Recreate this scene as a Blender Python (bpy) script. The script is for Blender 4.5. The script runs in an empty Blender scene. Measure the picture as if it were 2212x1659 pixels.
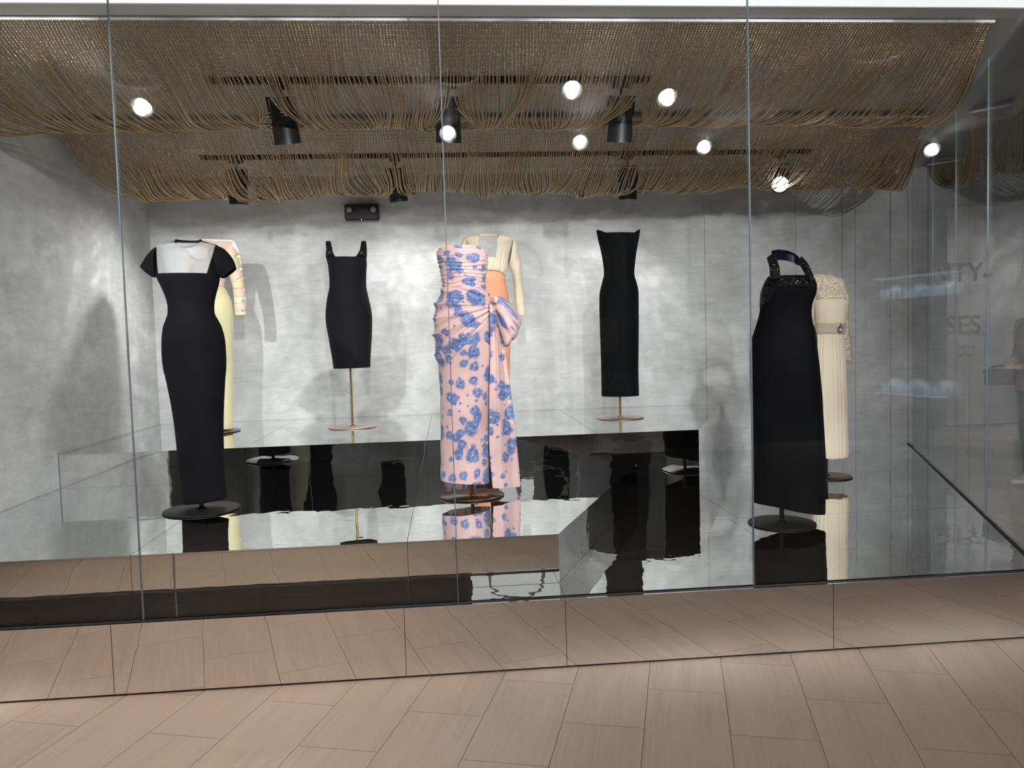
import bpy, bmesh, math, random
import numpy as np
from mathutils import Vector, Matrix
random.seed(7); rng = np.random.default_rng(11)
S = bpy.context.scene; COL = S.collection
PI = math.pi

EXPOSURE = 0.52
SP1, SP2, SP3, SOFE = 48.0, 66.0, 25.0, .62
SEN = (-1.83, 2.96)
# x, y, aim point, where it is, power, beam, blend, added black can for the floor
DOWN = [(-1.882,-2.058,(-2.45,2.6,.9),"over the left end of the walkway",430,75,.8), (.84,-1.717,(.3,1.2,.9),'nearest the glass before the bow',42,75,.8),
 (1.49,-1.89,(1.7,1.6,.9),'near the glass before the strapless dress',75,75,.8), (.07,-2.779,(-.8,3.6,.7),'in the second row before the floral gown',250,60,.8),
 (1.122,-3.086,(.5,3.7,.7),'in the second row right of the bow',290,60,.8), (2.2,-3.288,(2.6,2.9,.9),'in the far row before the halter gown',205,65,.8),
 (4.325,-3.48,(3.2,3.4,.8),'at the far right end of the walkway',185,65,.8), (7.6,5.4,(7.3,6.9,1.0),'in the corridor by the pale panel',45,110,.8), (6.6,2.2,(6.0,3.0,0),'in the corridor above the visitor',30,120,.8),
 (-1.6,-1.15,(-1.6,-.9,0),'over the left of the walkway',135,80,.9,True), (.1,-1.1,(.1,-.85,0),'over the walkway before the floral gown',45,75,.9,True), (2.3,-.75,(2.3,-.5,0),'over the walkway before the halter gown',24,60,.9,True)]
# ---------------------------------------------------------------- camera, world, exposure
cd = bpy.data.cameras.new('camera'); cam = bpy.data.objects.new('camera', cd); COL.objects.link(cam)
cd.sensor_width = 36.0; cd.lens = 1710.74 / 2212 * 36.0; cd.clip_start = 0.05; cd.clip_end = 100
yaw, pit, rol = 0.0813, 0.0591, -0.0293
fw = Vector((math.sin(yaw)*math.cos(pit), math.cos(yaw)*math.cos(pit), -math.sin(pit)))
r0 = Vector((math.cos(yaw), -math.sin(yaw), 0)); u0 = r0.cross(fw)
rr = r0*math.cos(rol) + u0*math.sin(rol); uu = -r0*math.sin(rol) + u0*math.cos(rol)
M = Matrix((rr, uu, -fw)).transposed().to_4x4(); M.translation = Vector((0, -3.2395, 1.4))
cam.matrix_world = M; S.camera = cam
w = bpy.data.worlds.new('world'); S.world = w; w.use_nodes = True
w.node_tree.nodes['Background'].inputs[0].default_value = (0.55, 0.6, 0.68, 1)
w.node_tree.nodes['Background'].inputs[1].default_value = 0.03
S.view_settings.view_transform = 'Standard'; S.view_settings.look = 'None'
S.view_settings.exposure = EXPOSURE; S.view_settings.gamma = 1.0; S.view_settings.use_curve_mapping = False
cy = S.cycles
cy.max_bounces = 9; cy.diffuse_bounces = 2; cy.glossy_bounces = 7; cy.transparent_max_bounces = 20; cy.transmission_bounces = 4
cy.sample_clamp_indirect = 6.0; cy.blur_glossy = 1.0; cy.use_denoising = True; cy.use_adaptive_sampling = True; cy.adaptive_threshold = 0.03

# ---------------------------------------------------------------- helpers
def link(o, parent=None):
    COL.objects.link(o)
    if parent is not None: o.parent = parent
    return o
def tag(o, label=None, cat=None, group=None, kind=None):
    if label: o['label'] = label
    if cat: o['category'] = cat
    if group: o['group'] = group
    if kind: o['kind'] = kind
    return o
def empty(name, loc, label=None, cat=None, group=None, rz=0.0):
    o = bpy.data.objects.new(name, None); o.empty_display_size = 0.1
    o.location = loc; o.rotation_euler = (0, 0, rz); link(o); return tag(o, label, cat, group)
def mesh(name, verts, faces, mat, parent=None, smooth=False, uv=None, loc=None, solid=0.0, sub=0, kind=None, bev=0.0):
    me = bpy.data.meshes.new(name)
    me.from_pydata([tuple(map(float, v)) for v in verts], [], [tuple(map(int, f)) for f in faces])
    if uv is not None:
        l = me.uv_layers.new(name='UVMap'); vi = np.empty(len(me.loops), np.int32); me.loops.foreach_get('vertex_index', vi)
        l.data.foreach_set('uv', np.asarray(uv, np.float32)[vi].ravel())
    if smooth: me.polygons.foreach_set('use_smooth', [True]*len(me.polygons))
    for m in (mat if isinstance(mat, (list, tuple)) else [mat]): me.materials.append(m)
    me.update(); o = bpy.data.objects.new(name, me); link(o, parent)
    if loc: o.location = loc
    if solid: md = o.modifiers.new('thickness', 'SOLIDIFY'); md.thickness = solid; md.offset = -1
    if bev: md = o.modifiers.new('bevel', 'BEVEL'); md.width = bev; md.segments = 2; md.limit_method = 'ANGLE'
    if sub: md = o.modifiers.new('sub', 'SUBSURF'); md.levels = sub; md.render_levels = sub
    if kind: o['kind'] = kind
    return o
def box_vf(x0, x1, y0, y1, z0, z1):
    v = [(x0,y0,z0),(x1,y0,z0),(x1,y1,z0),(x0,y1,z0),(x0,y0,z1),(x1,y0,z1),(x1,y1,z1),(x0,y1,z1)]
    f = [(3,2,1,0),(4,5,6,7),(0,1,5,4),(1,2,6,5),(2,3,7,6),(3,0,4,7)]
    return v, f
def box(name, b, mat, parent=None, bev=0.0, loc=None, kind=None):
    v, f = box_vf(*b); return mesh(name, v, f, mat, parent, bev=bev, loc=loc, kind=kind)
def prism_vf(poly, z0, z1):
    n = len(poly); v = [(x,y,z0) for x,y in poly] + [(x,y,z1) for x,y in poly]
    f = [tuple(range(n))[::-1], tuple(range(n, 2*n))] + [(i,(i+1)%n,n+(i+1)%n,n+i) for i in range(n)]
    return v, f
def prism(name, poly, z0, z1, mat, parent=None, bev=0.0, loc=None):
    v, f = prism_vf(poly, z0, z1); return mesh(name, v, f, mat, parent, bev=bev, loc=loc)
def lathe_vf(prof, n=32, axis='z'):
    v = []; f = []
    for r, z in prof:
        for k in range(n):
            a = 2*PI*k/n; v.append((r*math.cos(a), r*math.sin(a), z))
    for i in range(len(prof)-1):
        for k in range(n):
            k2 = (k+1) % n; f.append((i*n+k, i*n+k2, (i+1)*n+k2, (i+1)*n+k))
    return v, f
def lathe(name, prof, mat, parent=None, n=32, loc=None, rot=None):
    v, f = lathe_vf(prof, n); o = mesh(name, v, f, mat, parent, smooth=False, loc=loc)
    o.data.shade_smooth() if hasattr(o.data, 'shade_smooth') else None
    md = o.modifiers.new('edge', 'EDGE_SPLIT'); md.split_angle = math.radians(40)
    if rot: o.rotation_euler = rot
    return o
def tube_vf(pts, rad, n=8, closed=False):
    P = [Vector(p) for p in pts]; R = rad if isinstance(rad, (list, tuple)) else [rad]*len(P); v = []; f = []; L = len(P)
    up = Vector((0.13, 0.21, 0.97)).normalized()
    for i, p in enumerate(P):
        a = P[(i-1) % L] if (closed or i > 0) else p; b = P[(i+1) % L] if (closed or i < L-1) else p
        t = (b-a).normalized(); s = t.cross(up)
        if s.length < 0.05: s = t.cross(Vector((1,0,0)))
        s.normalize(); q = s.cross(t)
        for k in range(n):
            c = 2*PI*k/n; v.append(tuple(p + (s*math.cos(c) + q*math.sin(c))*R[i]))
    for i in range(L if closed else L-1):
        j = (i+1) % L
        for k in range(n):
            k2 = (k+1) % n; f.append((i*n+k, i*n+k2, j*n+k2, j*n+k))
    if not closed: f += [tuple(range(n))[::-1], tuple(range((L-1)*n, L*n))]
    return v, f
def tube(name, pts, rad, mat, parent=None, n=8, closed=False, sub=0):
    v, f = tube_vf(pts, rad, n, closed); return mesh(name, v, f, mat, parent, smooth=True, sub=sub)
def join_vf(parts):
    V = []; F = []
    for v, f in parts:
        o = len(V); V += list(v); F += [tuple(i+o for i in q) for q in f]
    return V, F
def cat_interp(R, t):
    R = np.asarray(R, float); n = len(R); t = np.clip(t, 0, n-1-1e-9); i = t.astype(int); u = (t-i)[:, None]
    g = lambda k: R[np.clip(k, 0, n-1)]
    p0, p1, p2, p3 = g(i-1), g(i), g(i+1), g(i+2)
    return 0.5*((2*p1) + (-p0+p2)*u + (2*p0-5*p1+4*p2-p3)*u*u + (-p0+3*p1-3*p2+p3)*u**3)
def loft(rings, nseg=64, nrow=80, th=None, tpar=None):
    """rings: (ax,az,bx,bz,depth) from top to hem. Returns P (rows,cols,3), TH, hw"""
    R = np.asarray(rings, float); c = (R[:, :2]+R[:, 2:4])/2
    d = np.r_[0, np.cumsum(np.hypot(*(np.diff(c, axis=0).T)) + 1e-6)]
    if tpar is None:
        q = np.linspace(0, d[-1], nrow); tpar = np.interp(q, d, np.arange(len(R)))
    I = cat_interp(R, np.asarray(tpar)); nrow = len(I)
    if th is None: th = np.tile(np.linspace(-PI, PI, nseg, endpoint=False), (nrow, 1))
    cx = (I[:, 0]+I[:, 2])/2; cz = (I[:, 1]+I[:, 3])/2; ex = (I[:, 2]-I[:, 0])/2; ez = (I[:, 3]-I[:, 1])/2
    s = np.sin(th); k = np.cos(th)
    P = np.stack([cx[:, None]+ex[:, None]*s, -I[:, 4:5]*k, cz[:, None]+ez[:, None]*s], -1)
    return P, th, np.hypot(ex, ez)
def grid_faces(nr, nc, wrap=True):
    f = []; m = nc if wrap else nc-1
    for i in range(nr-1):
        for j in range(m):
            j2 = (j+1) % nc; f.append((i*nc+j, (i+1)*nc+j, (i+1)*nc+j2, i*nc+j2))
    return f
def grid_obj(name, P, mat, parent, wrap=True, uv=None, solid=0.004, faces=None):
    nr, nc = P.shape[:2]
    if uv is None:
        hw = (P[..., 0].max()-P[..., 0].min())/2
        u = np.tile(np.linspace(-PI, PI, nc), (nr, 1))*hw*0.9; uv = np.stack([u, P[..., 2]], -1)
    return mesh(name, P.reshape(-1, 3), faces if faces is not None else grid_faces(nr, nc, wrap), mat, parent, smooth=True, uv=uv.reshape(-1, 2), solid=solid)
def wr(a, b, amp, f0, seed, n=6):
    g = np.random.default_rng(seed); o = np.zeros_like(a)
    for i in range(n):
        o += np.sin(a*f0*g.uniform(.5, 1.6) + b*f0*g.uniform(-.6, .6) + g.uniform(0, 6.28))*g.uniform(.4, 1)
    return amp*o/n*1.6
def nrm_disp(P, d, wrap=True):
    du = np.roll(P, -1, 1)-np.roll(P, 1, 1) if wrap else np.gradient(P, axis=1)
    dv = np.gradient(P, axis=0); n = np.cross(dv, du); n /= (np.linalg.norm(n, axis=-1, keepdims=True)+1e-9)
    return P + n*d[..., None]
def sm(a, b, x):
    t = np.clip((x-a)/(b-a), 0, 1); return t*t*(3-2*t)
def ribbon(name, pts, wid, thick, mat, parent, sub=10):
    """pts 3-D path, wid: width vector per point"""
    n = len(pts); t = np.linspace(0, n-1, (n-1)*sub+1); P = cat_interp(pts, t); Wv = cat_interp(wid, t)
    T = np.gradient(P, axis=0); T /= np.linalg.norm(T, axis=1, keepdims=True); N = np.cross(T, Wv); N /= (np.linalg.norm(N, axis=1, keepdims=True)+1e-9)
    A = P-Wv/2; B = P+Wv/2; h = N*thick/2
    V = np.stack([A-h, B-h, B+h, A+h], 1).reshape(-1, 3); F = []; L = len(P)
    for i in range(L-1):
        for k in range(4): F.append((i*4+k, i*4+(k+1)%4, (i+1)*4+(k+1)%4, (i+1)*4+k))
    F += [(0,1,2,3), ((L-1)*4+3, (L-1)*4+2, (L-1)*4+1, (L-1)*4)]
    return mesh(name, V, F, mat, parent, smooth=False)

# ---------------------------------------------------------------- materials
class NT:
    def __init__(s, name):
        s.m = bpy.data.materials.new(name); s.m.use_nodes = True; s.t = s.m.node_tree; s.n = s.t.nodes
        s.bsdf = s.n['Principled BSDF']; s.out = s.n['Material Output']
    def add(s, typ, **kw):
        x = s.n.new(typ)
        for k, v in kw.items(): setattr(x, k, v)
        return x
    def put(s, sock, val):
        if hasattr(val, 'is_output') or isinstance(val, bpy.types.NodeSocket): s.t.links.new(val, sock)
        else: sock.default_value = val
    def math(s, op, a, b=0.0, c=None):
        x = s.add('ShaderNodeMath', operation=op); s.put(x.inputs[0], a); s.put(x.inputs[1], b)
        if c is not None: s.put(x.inputs[2], c)
        return x.outputs[0]
    def vmath(s, op, a, b=(0,0,0), scale=None):
        x = s.add('ShaderNodeVectorMath', operation=op); s.put(x.inputs[0], a)
        if op == 'SCALE': s.put(x.inputs[3], scale)
        else: s.put(x.inputs[1], b)
        return x.outputs['Value'] if op in ('DOT_PRODUCT', 'LENGTH', 'DISTANCE') else x.outputs[0]
    def coord(s, k='Object'): return s.add('ShaderNodeTexCoord').outputs[k]
    def noise(s, vec, scale, detail=4, rough=.5, dist=0.0):
        x = s.add('ShaderNodeTexNoise'); s.put(x.inputs['Vector'], vec); x.inputs['Scale'].default_value = scale
        x.inputs['Detail'].default_value = detail; x.inputs['Roughness'].default_value = rough; x.inputs['Distortion'].default_value = dist
        return x.outputs[0]
    def ramp(s, fac, stops):
        x = s.add('ShaderNodeValToRGB'); s.put(x.inputs[0], fac); e = x.color_ramp.elements
        while len(e) < len(stops): e.new(.5)
        for i, (p, c) in enumerate(stops): e[i].position = p; e[i].color = (*c, 1)
        return x.outputs[0]
    def mix(s, fac, a, b):
        x = s.add('ShaderNodeMix', data_type='RGBA'); s.put(x.inputs[0], fac); s.put(x.inputs[6], a); s.put(x.inputs[7], b); return x.outputs[2]
    def sstep(s, a, b, x):
        m = s.add('ShaderNodeMapRange', interpolation_type='SMOOTHSTEP'); s.put(m.inputs[0], x); s.put(m.inputs[1], a); s.put(m.inputs[2], b); return m.outputs[0]
    def bump(s, h, strength=.3, dist=.01):
        x = s.add('ShaderNodeBump'); s.put(x.inputs['Height'], h); x.inputs['Strength'].default_value = strength; x.inputs['Distance'].default_value = dist
        s.t.links.new(x.outputs[0], s.bsdf.inputs['Normal']); return x
    def set(s, **kw):
        for k, v in kw.items(): s.put(s.bsdf.inputs[k.replace('_', ' ')], v)
        return s
def pmat(name, col, rough=.5, metal=0.0, spec=.5, noise=None, bump=None, **kw):
    m = NT(name); c = (*col, 1)
    if noise:
        sc, am = noise; f = m.noise(m.coord(), sc, 5)
        c = m.mix(m.sstep(.3, .7, f), (*[x*(1-am) for x in col], 1), (*[min(1, x*(1+am)) for x in col], 1))
    m.set(Base_Color=c, Roughness=rough, Metallic=metal); m.bsdf.inputs['Specular IOR Level'].default_value = spec
    if bump: m.bump(m.noise(m.coord(), bump[0], 3), bump[1], bump[2])
    for k, v in kw.items(): m.bsdf.inputs[k.replace('_', ' ')].default_value = v
    return m.m
def emat(name, col, strength):
    m = NT(name); m.set(Base_Color=(*col, 1), Roughness=.3); m.bsdf.inputs['Emission Color'].default_value = (*col, 1)
    m.bsdf.inputs['Emission Strength'].default_value = strength; return m.m
def mirror(name, col, scale, strength, rough=.008):
    m = NT(name); m.set(Base_Color=(*col, 1), Metallic=1.0, Roughness=rough)
    v = m.coord(); m.bump(m.noise(v, scale, 2, .5), strength, .02); return m.m
def glassmat(name, tint):
    m = NT(name); g = m.add('ShaderNodeNewGeometry')
    d = m.math('ABSOLUTE', m.vmath('DOT_PRODUCT', g.outputs['Normal'], g.outputs['Incoming']))
    f = m.math('ADD', m.math('MULTIPLY', m.math('POWER', m.math('SUBTRACT', 1.0, d), 5.0), .96), .04)
    tr = m.add('ShaderNodeBsdfTransparent'); tr.inputs[0].default_value = (*tint, 1)
    gl = m.add('ShaderNodeBsdfGlossy'); gl.inputs['Roughness'].default_value = 0.0; gl.inputs['Color'].default_value = (1, 1, 1, 1)
    mx = m.add('ShaderNodeMixShader'); m.put(mx.inputs[0], f); m.put(mx.inputs[1], tr.outputs[0]); m.put(mx.inputs[2], gl.outputs[0])
    m.t.links.new(mx.outputs[0], m.out.inputs[0]); m.n.remove(m.bsdf); return m.m
def sheer(name, col, alpha):
    m = NT(name); tr = m.add('ShaderNodeBsdfTransparent'); m.set(Base_Color=(*col, 1), Roughness=.8)
    wv = m.noise(m.coord('UV'), 900, 1); fac = m.math('ADD', m.math('MULTIPLY', wv, .3), alpha-.15)
    lw = m.add('ShaderNodeLayerWeight'); lw.inputs[0].default_value = .35
    fac = m.math('MINIMUM', m.math('ADD', fac, m.math('MULTIPLY', lw.outputs['Facing'], .25)), 1.0)
    mx = m.add('ShaderNodeMixShader'); m.put(mx.inputs[0], fac); m.put(mx.inputs[1], tr.outputs[0]); m.put(mx.inputs[2], m.bsdf.outputs[0])
    m.t.links.new(mx.outputs[0], m.out.inputs[0]); return m.m

def wall_mat():  # limewash mottling that also paints in ripple light off the mirrors
    m = NT('limewash plaster with painted ripple light'); v = m.coord()
    a = m.noise(v, 1.1, 6, .6, 1.2); b = m.noise(v, 9, 5, .65, .6)
    mp = m.add('ShaderNodeMapping'); m.put(mp.inputs[0], v); mp.inputs['Scale'].default_value = (2.2, 2.2, 9.0)
    c = m.noise(mp.outputs[0], 2.2, 5, .6, .8)
    f = m.math('ADD', m.math('ADD', m.math('MULTIPLY', a, .45), m.math('MULTIPLY', b, .25)), m.math('MULTIPLY', c, .3))
    m.set(Base_Color=m.ramp(f, [(.34, (.37, .38, .39)), (.5, (.49, .50, .51)), (.64, (.62, .63, .635))]), Roughness=.75)
    m.bump(b, .12, .004); return m.m
def tile_mat():
    m = NT('veined stone plank'); v = m.coord('Object')
    oi = m.add('ShaderNodeObjectInfo').outputs['Random']
    off = m.vmath('ADD', v, m.vmath('SCALE', (7.3, 3.1, 5.7), scale=m.math('MULTIPLY', oi, 9.0)))
    mp = m.add('ShaderNodeMapping'); m.put(mp.inputs[0], off); mp.inputs['Scale'].default_value = (1, .035, 1)
    n1 = m.noise(mp.outputs[0], 85, 6, .6, .15)
    mp2 = m.add('ShaderNodeMapping'); m.put(mp2.inputs[0], off); mp2.inputs['Scale'].default_value = (1, .09, 1)
    n2 = m.noise(mp2.outputs[0], 16, 3, .5, .3)
    f = m.math('ADD', m.math('MULTIPLY', n1, .55), m.math('MULTIPLY', n2, .45))
    c = m.ramp(f, [(.28, (.37, .295, .24)), (.45, (.43, .345, .285)), (.6, (.46, .375, .31)), (.78, (.49, .40, .335))])
    br = m.math('ADD', m.math('MULTIPLY', oi, .05), .975)
    m.set(Base_Color=m.vmath('SCALE', c, scale=br), Roughness=.42); m.bsdf.inputs['Specular IOR Level'].default_value = .35
    m.bump(n1, .04, .001); return m.m
def floral_mat():
    m = NT('pink silk printed with blue flowers'); uv = m.coord('UV')
    warp = m.add('ShaderNodeTexNoise'); m.put(warp.inputs[0], uv); warp.inputs['Scale'].default_value = 14; warp.inputs['Detail'].default_value = 2
    uvw = m.vmath('ADD', uv, m.vmath('SCALE', m.vmath('SUBTRACT', warp.outputs['Color'], (.5, .5, .5)), scale=.018))
    pk = m.mix(m.noise(uv, 7, 3), (.67, .43, .42, 1), (.75, .51, .50, 1))
    col = pk
    for sc, rad, thr, seed, soft in ((9.2, .46, .36, 0.0, .60), (13.5, .40, .42, 13.7, .55), (23.0, .25, .74, 31.3, .5)):
        p = m.vmath('ADD', m.vmath('SCALE', uvw, scale=sc), (seed, seed*.7, 0))
        vo = m.add('ShaderNodeTexVoronoi', voronoi_dimensions='2D', feature='F1'); m.put(vo.inputs['Vector'], p); vo.inputs['Scale'].default_value = 1; vo.inputs['Randomness'].default_value = .7
        d = m.vmath('SUBTRACT', p, vo.outputs['Position']); sx = m.add('ShaderNodeSeparateXYZ'); m.put(sx.inputs[0], d)
        sc_ = m.add('ShaderNodeSeparateXYZ'); m.put(sc_.inputs[0], vo.outputs['Color'])
        ang = m.math('ARCTAN2', sx.outputs[0], sx.outputs[1]); r = vo.outputs['Distance']
        pet = m.math('COSINE', m.math('ADD', m.math('MULTIPLY', ang, 3.0), m.math('MULTIPLY', sc_.outputs[1], 20.0)))
        streak = m.math('COSINE', m.math('MULTIPLY', ang, 23.0))
        nz = m.noise(p, 3.6, 2, .5)
        R = m.math('MULTIPLY', m.math('ADD', m.math('ADD', .50, m.math('ADD', m.math('MULTIPLY', pet, .045), m.math('MULTIPLY', streak, .008))), m.math('MULTIPLY', nz, .95)), m.math('MULTIPLY', m.math('ADD', .6, m.math('MULTIPLY', sc_.outputs[2], .65)), rad))
        mask = m.sstep(R, m.math('MULTIPLY', R, soft), r)
        mask = m.math('MULTIPLY', mask, m.math('GREATER_THAN', sc_.outputs[0], thr))
        tone = m.math('ADD', m.math('MULTIPLY', m.noise(p, 6, 4, .65, .5), 1.15), m.math('ADD', m.math('MULTIPLY', streak, .05), m.math('MULTIPLY', m.math('SUBTRACT', .6, m.math('DIVIDE', r, R)), .16)))
        bl = m.ramp(tone, [(.34, (.016, .048, .20)), (.52, (.045, .115, .345)), (.66, (.15, .24, .50)), (.84, (.46, .45, .58))])
        ctr = m.sstep(.055, .03, r); bl = m.mix(m.math('MULTIPLY', ctr, m.math('MULTIPLY', m.math('GREATER_THAN', sc_.outputs[2], .6), .7)), bl, (.75, .7, .75, 1))
        col = m.mix(m.math('MULTIPLY', mask, .93), col, bl)
    m.set(Base_Color=col, Roughness=.42); m.bsdf.inputs['Sheen Weight'].default_value = .15
    m.bump(m.noise(uv, 55, 4), .12, .004); return m.m
def lace_mat():
    m = NT('cream lace'); v = m.coord('UV')
    vo = m.add('ShaderNodeTexVoronoi', feature='DISTANCE_TO_EDGE'); m.put(vo.inputs['Vector'], m.vmath('ADD', v, m.vmath('SCALE', m.add('ShaderNodeTexNoise').outputs['Color'], scale=.01))); vo.inputs['Scale'].default_value = 105
    vo2 = m.add('ShaderNodeTexVoronoi'); m.put(vo2.inputs['Vector'], v); vo2.inputs['Scale'].default_value = 52
    f = m.math('MAXIMUM', m.sstep(.22, .08, vo.outputs['Distance']), m.sstep(.5, .32, vo2.outputs['Distance']))
    m.set(Base_Color=m.mix(f, (.36, .27, .20, 1), (.92, .79, .63, 1)), Roughness=.6); m.bump(f, .5, .004); return m.m
def sequin_mat():
    m = NT('black sequins'); v = m.coord()
    vo = m.add('ShaderNodeTexVoronoi'); m.put(vo.inputs['Vector'], v); vo.inputs['Scale'].default_value = 190
    m.set(Base_Color=(.012, .012, .016, 1), Metallic=.6, Roughness=.22)
    nm = m.add('ShaderNodeNewGeometry').outputs['Normal']
    nn = m.vmath('NORMALIZE', m.vmath('ADD', nm, m.vmath('SCALE', m.vmath('SUBTRACT', vo.outputs['Color'], (.5, .5, .5)), scale=1.1)))
    m.t.links.new(nn, m.bsdf.inputs['Normal']); return m.m
def crepe(name, col, rough=.7, sheen=.15, weave=500):
    m = NT(name); m.set(Base_Color=(*col, 1), Roughness=rough); m.bsdf.inputs['Sheen Weight'].default_value = sheen
    m.bsdf.inputs['Specular IOR Level'].default_value = .12; m.bump(m.noise(m.coord('UV'), weave, 2), .15, .001); return m.m

PLASTER = wall_mat(); TILE = tile_mat(); FLORAL = floral_mat(); LACE = lace_mat(); SEQ = sequin_mat()
MIR_T = mirror('polished steel', (.80, .83, .825), 6.0, .06); MIR_F = mirror('polished steel fascia', (.86, .85, .845), 5.0, .055)
GLASS = glassmat('clear glass', (.985, .992, .99)); GEDGE = pmat('green glass edge', (.15, .24, .27), .35, 0, .5); SEAL = pmat('grey sealant', (.09, .105, .115), .6, 0, .2)
DARK = pmat('dark gap', (.012, .012, .014), .6); BLK = pmat('black powder coat', (.012, .012, .015), .42, noise=(40, .2)); BLKM = pmat('matte black steel', (.007, .007, .008), .55, .2)
SOFW = emat('white soffit with added glow', (.95, .96, 1), SOFE); SOFG = pmat('grey soffit paint', (.55, .53, .515), .55); CEIL = pmat('grey ceiling paint', (.50, .495, .48), .7, noise=(3, .1))  # white soffit strip has a glow added to brighten it
GCEIL = pmat('gallery ceiling paint', (.16, .165, .18), .8); GWALL = pmat('dark gallery wall paint', (.045, .048, .054), .8, noise=(2, .12)); CWALL = pmat('corridor wall paint', (.10, .105, .11), .7, noise=(2, .1)); CPANEL = pmat('pale corridor panel', (.42, .41, .42), .6, noise=(2, .06))
LETTER = pmat('brown grey metal letters', (.16, .14, .125), .4, .3); LETTERG = pmat('grey letters', (.60, .58, .56), .5)
BRASS = pmat('aged brass', (.42, .27, .10), .3, 1.0, noise=(25, .25)); BRONZE = pmat('bronze plate', (.30, .21, .155), .28, 1.0, noise=(6, .12)); BRONZEL = pmat('pale bronze plate', (.66, .58, .52), .42, 1.0, noise=(6, .08))
CHAIN = pmat('gilded chain', (.54, .40, .235), .22, 1.0); RAILW = pmat('white rail', (.80, .80, .80), .35)
JET = pmat('jet stone', (.10, .10, .12), .06, .9); CRYST = pmat('crystal', (.9, .9, .92), .05, .7, .9); GROUT = pmat('grout', (.20, .165, .14), .9)
D_BLK = crepe('black crepe', (.0042, .0038, .0052), .85, .01); D_BLK2 = crepe('black wool', (.006, .0062, .008), .75, .03); D_BLK3 = crepe('black jersey', (.0026, .003, .0038), .85, .01); VELVET = crepe('black velvet', (.0008, .0009, .0018), .8, .0)
YEL = crepe('pale yellow crepe', (.70, .65, .41), .6, .2); PINKS = crepe('pale pink satin', (.74, .56, .47), .4, .2); CREAMB = crepe('cream silk', (.60, .52, .40), .5, .2); PEACH = crepe('peach crepe', (.70, .32, .19), .65, .1); CREAMW = crepe('ivory crepe', (.90, .77, .61), .6, .2)
SHEER = sheer('sheer tulle', (.40, .41, .42), .5); LINING = crepe('navy lining', (.004, .005, .013), .4, .02)

# measured outlines (metres, local to each stand)
POS = {'s1': (-1.3445, 1.1142, 0.5171), 's2': (-1.8171, 3.0388, 0.7346), 's3': (-0.7484, 2.9922, 0.7346), 's4': (0.1164, 1.1706, 0.5171), 's5': (0.3235, 2.8803, 0.7346), 's6': (1.3561, 2.9256, 0.7346), 's7': (1.8685, 1.0733, 0.2963), 's8': (2.7829, 2.3815, 0.2963)}
D1_BODY = [(-0.0586, 1.4456, 0.0659, 1.4433, 0.0591), (-0.1005, 1.4355, 0.1064, 1.4315, 0.0879), (-0.1522, 1.4196, 0.1533, 1.4136, 0.11), (-0.16, 1.3846, 0.154, 1.3782, 0.1068), (-0.1645, 1.324, 0.1545, 1.3171, 0.1085), (-0.1667, 1.2608, 0.1549, 1.2535, 0.1094), (-0.1588, 1.2315, 0.1523, 1.2242, 0.1058), (-0.1487, 1.2081, 0.1468, 1.201, 0.099), (-0.128, 1.1502, 0.1288, 1.1438, 0.0873), (-0.1192, 1.106, 0.1199, 1.0998, 0.0813), (-0.1203, 1.062, 0.1198, 1.0556, 0.0841), (-0.1329, 1.0263, 0.1361, 1.0189, 0.0942), (-0.1477, 0.9867, 0.1531, 0.9783, 0.1053), (-0.1577, 0.9208, 0.1657, 0.9112, 0.1132), (-0.1612, 0.8323, 0.1673, 0.822, 0.115), (-0.1567, 0.7607, 0.1638, 0.7502, 0.1122), (-0.1483, 0.7169, 0.158, 0.7067, 0.1073), (-0.1248, 0.5491, 0.1424, 0.5393, 0.0963), (-0.1121, 0.38, 0.1324, 0.3702, 0.0905), (-0.1051, 0.1686, 0.1297, 0.1582, 0.0893), (-0.103, 0.0427, 0.1371, 0.0619, 0.0915)]
D1_EDGE = [(-0.1379, 0.1122, 1.2649), (-0.1522, 0.1534, 1.4181)]
D1_SL = [(-0.1489, 1.4159, -0.1641, 1.2657, 0.0755), (-0.1757, 1.4019, -0.1693, 1.256, 0.0657), (-0.2056, 1.3734, -0.1742, 1.2537, 0.0526), (-0.2284, 1.3448, -0.1802, 1.2526, 0.0416), (-0.2499, 1.3137, -0.1849, 1.2527, 0.0357)]
D1_SR = [(0.1484, 1.41, 0.1528, 1.2585, 0.0758), (0.1789, 1.3972, 0.1595, 1.2485, 0.0675), (0.2062, 1.3674, 0.1689, 1.2434, 0.055), (0.2285, 1.3327, 0.1736, 1.2433, 0.042), (0.2424, 1.2917, 0.1785, 1.2444, 0.0318)]
D2_BODY = [(-0.1259, 1.4684, 0.2219, 1.4617, 0.0957), (-0.131, 1.4369, 0.2238, 1.43, 0.11), (-0.1055, 1.3312, 0.1771, 1.3252, 0.1018), (-0.0817, 1.2604, 0.1529, 1.2552, 0.088), (-0.0717, 1.1862, 0.1423, 1.1813, 0.0803), (-0.0681, 1.1226, 0.1323, 1.1178, 0.0752), (-0.0766, 1.0911, 0.148, 1.0856, 0.0843), (-0.1065, 1.0459, 0.1666, 1.0391, 0.1024), (-0.126, 1.0015, 0.1807, 0.9937, 0.1135), (-0.1448, 0.9055, 0.1867, 0.8966, 0.1227), (-0.1548, 0.7782, 0.1846, 0.7685, 0.1256), (-0.1613, 0.5864, 0.1717, 0.576, 0.1249), (-0.1637, 0.3402, 0.1579, 0.3291, 0.1255), (-0.1673, 0.0677, 0.1442, 0.0558, 0.1247), (-0.1689, 0.0372, 0.1416, 0.0306, 0.1242)]
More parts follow.
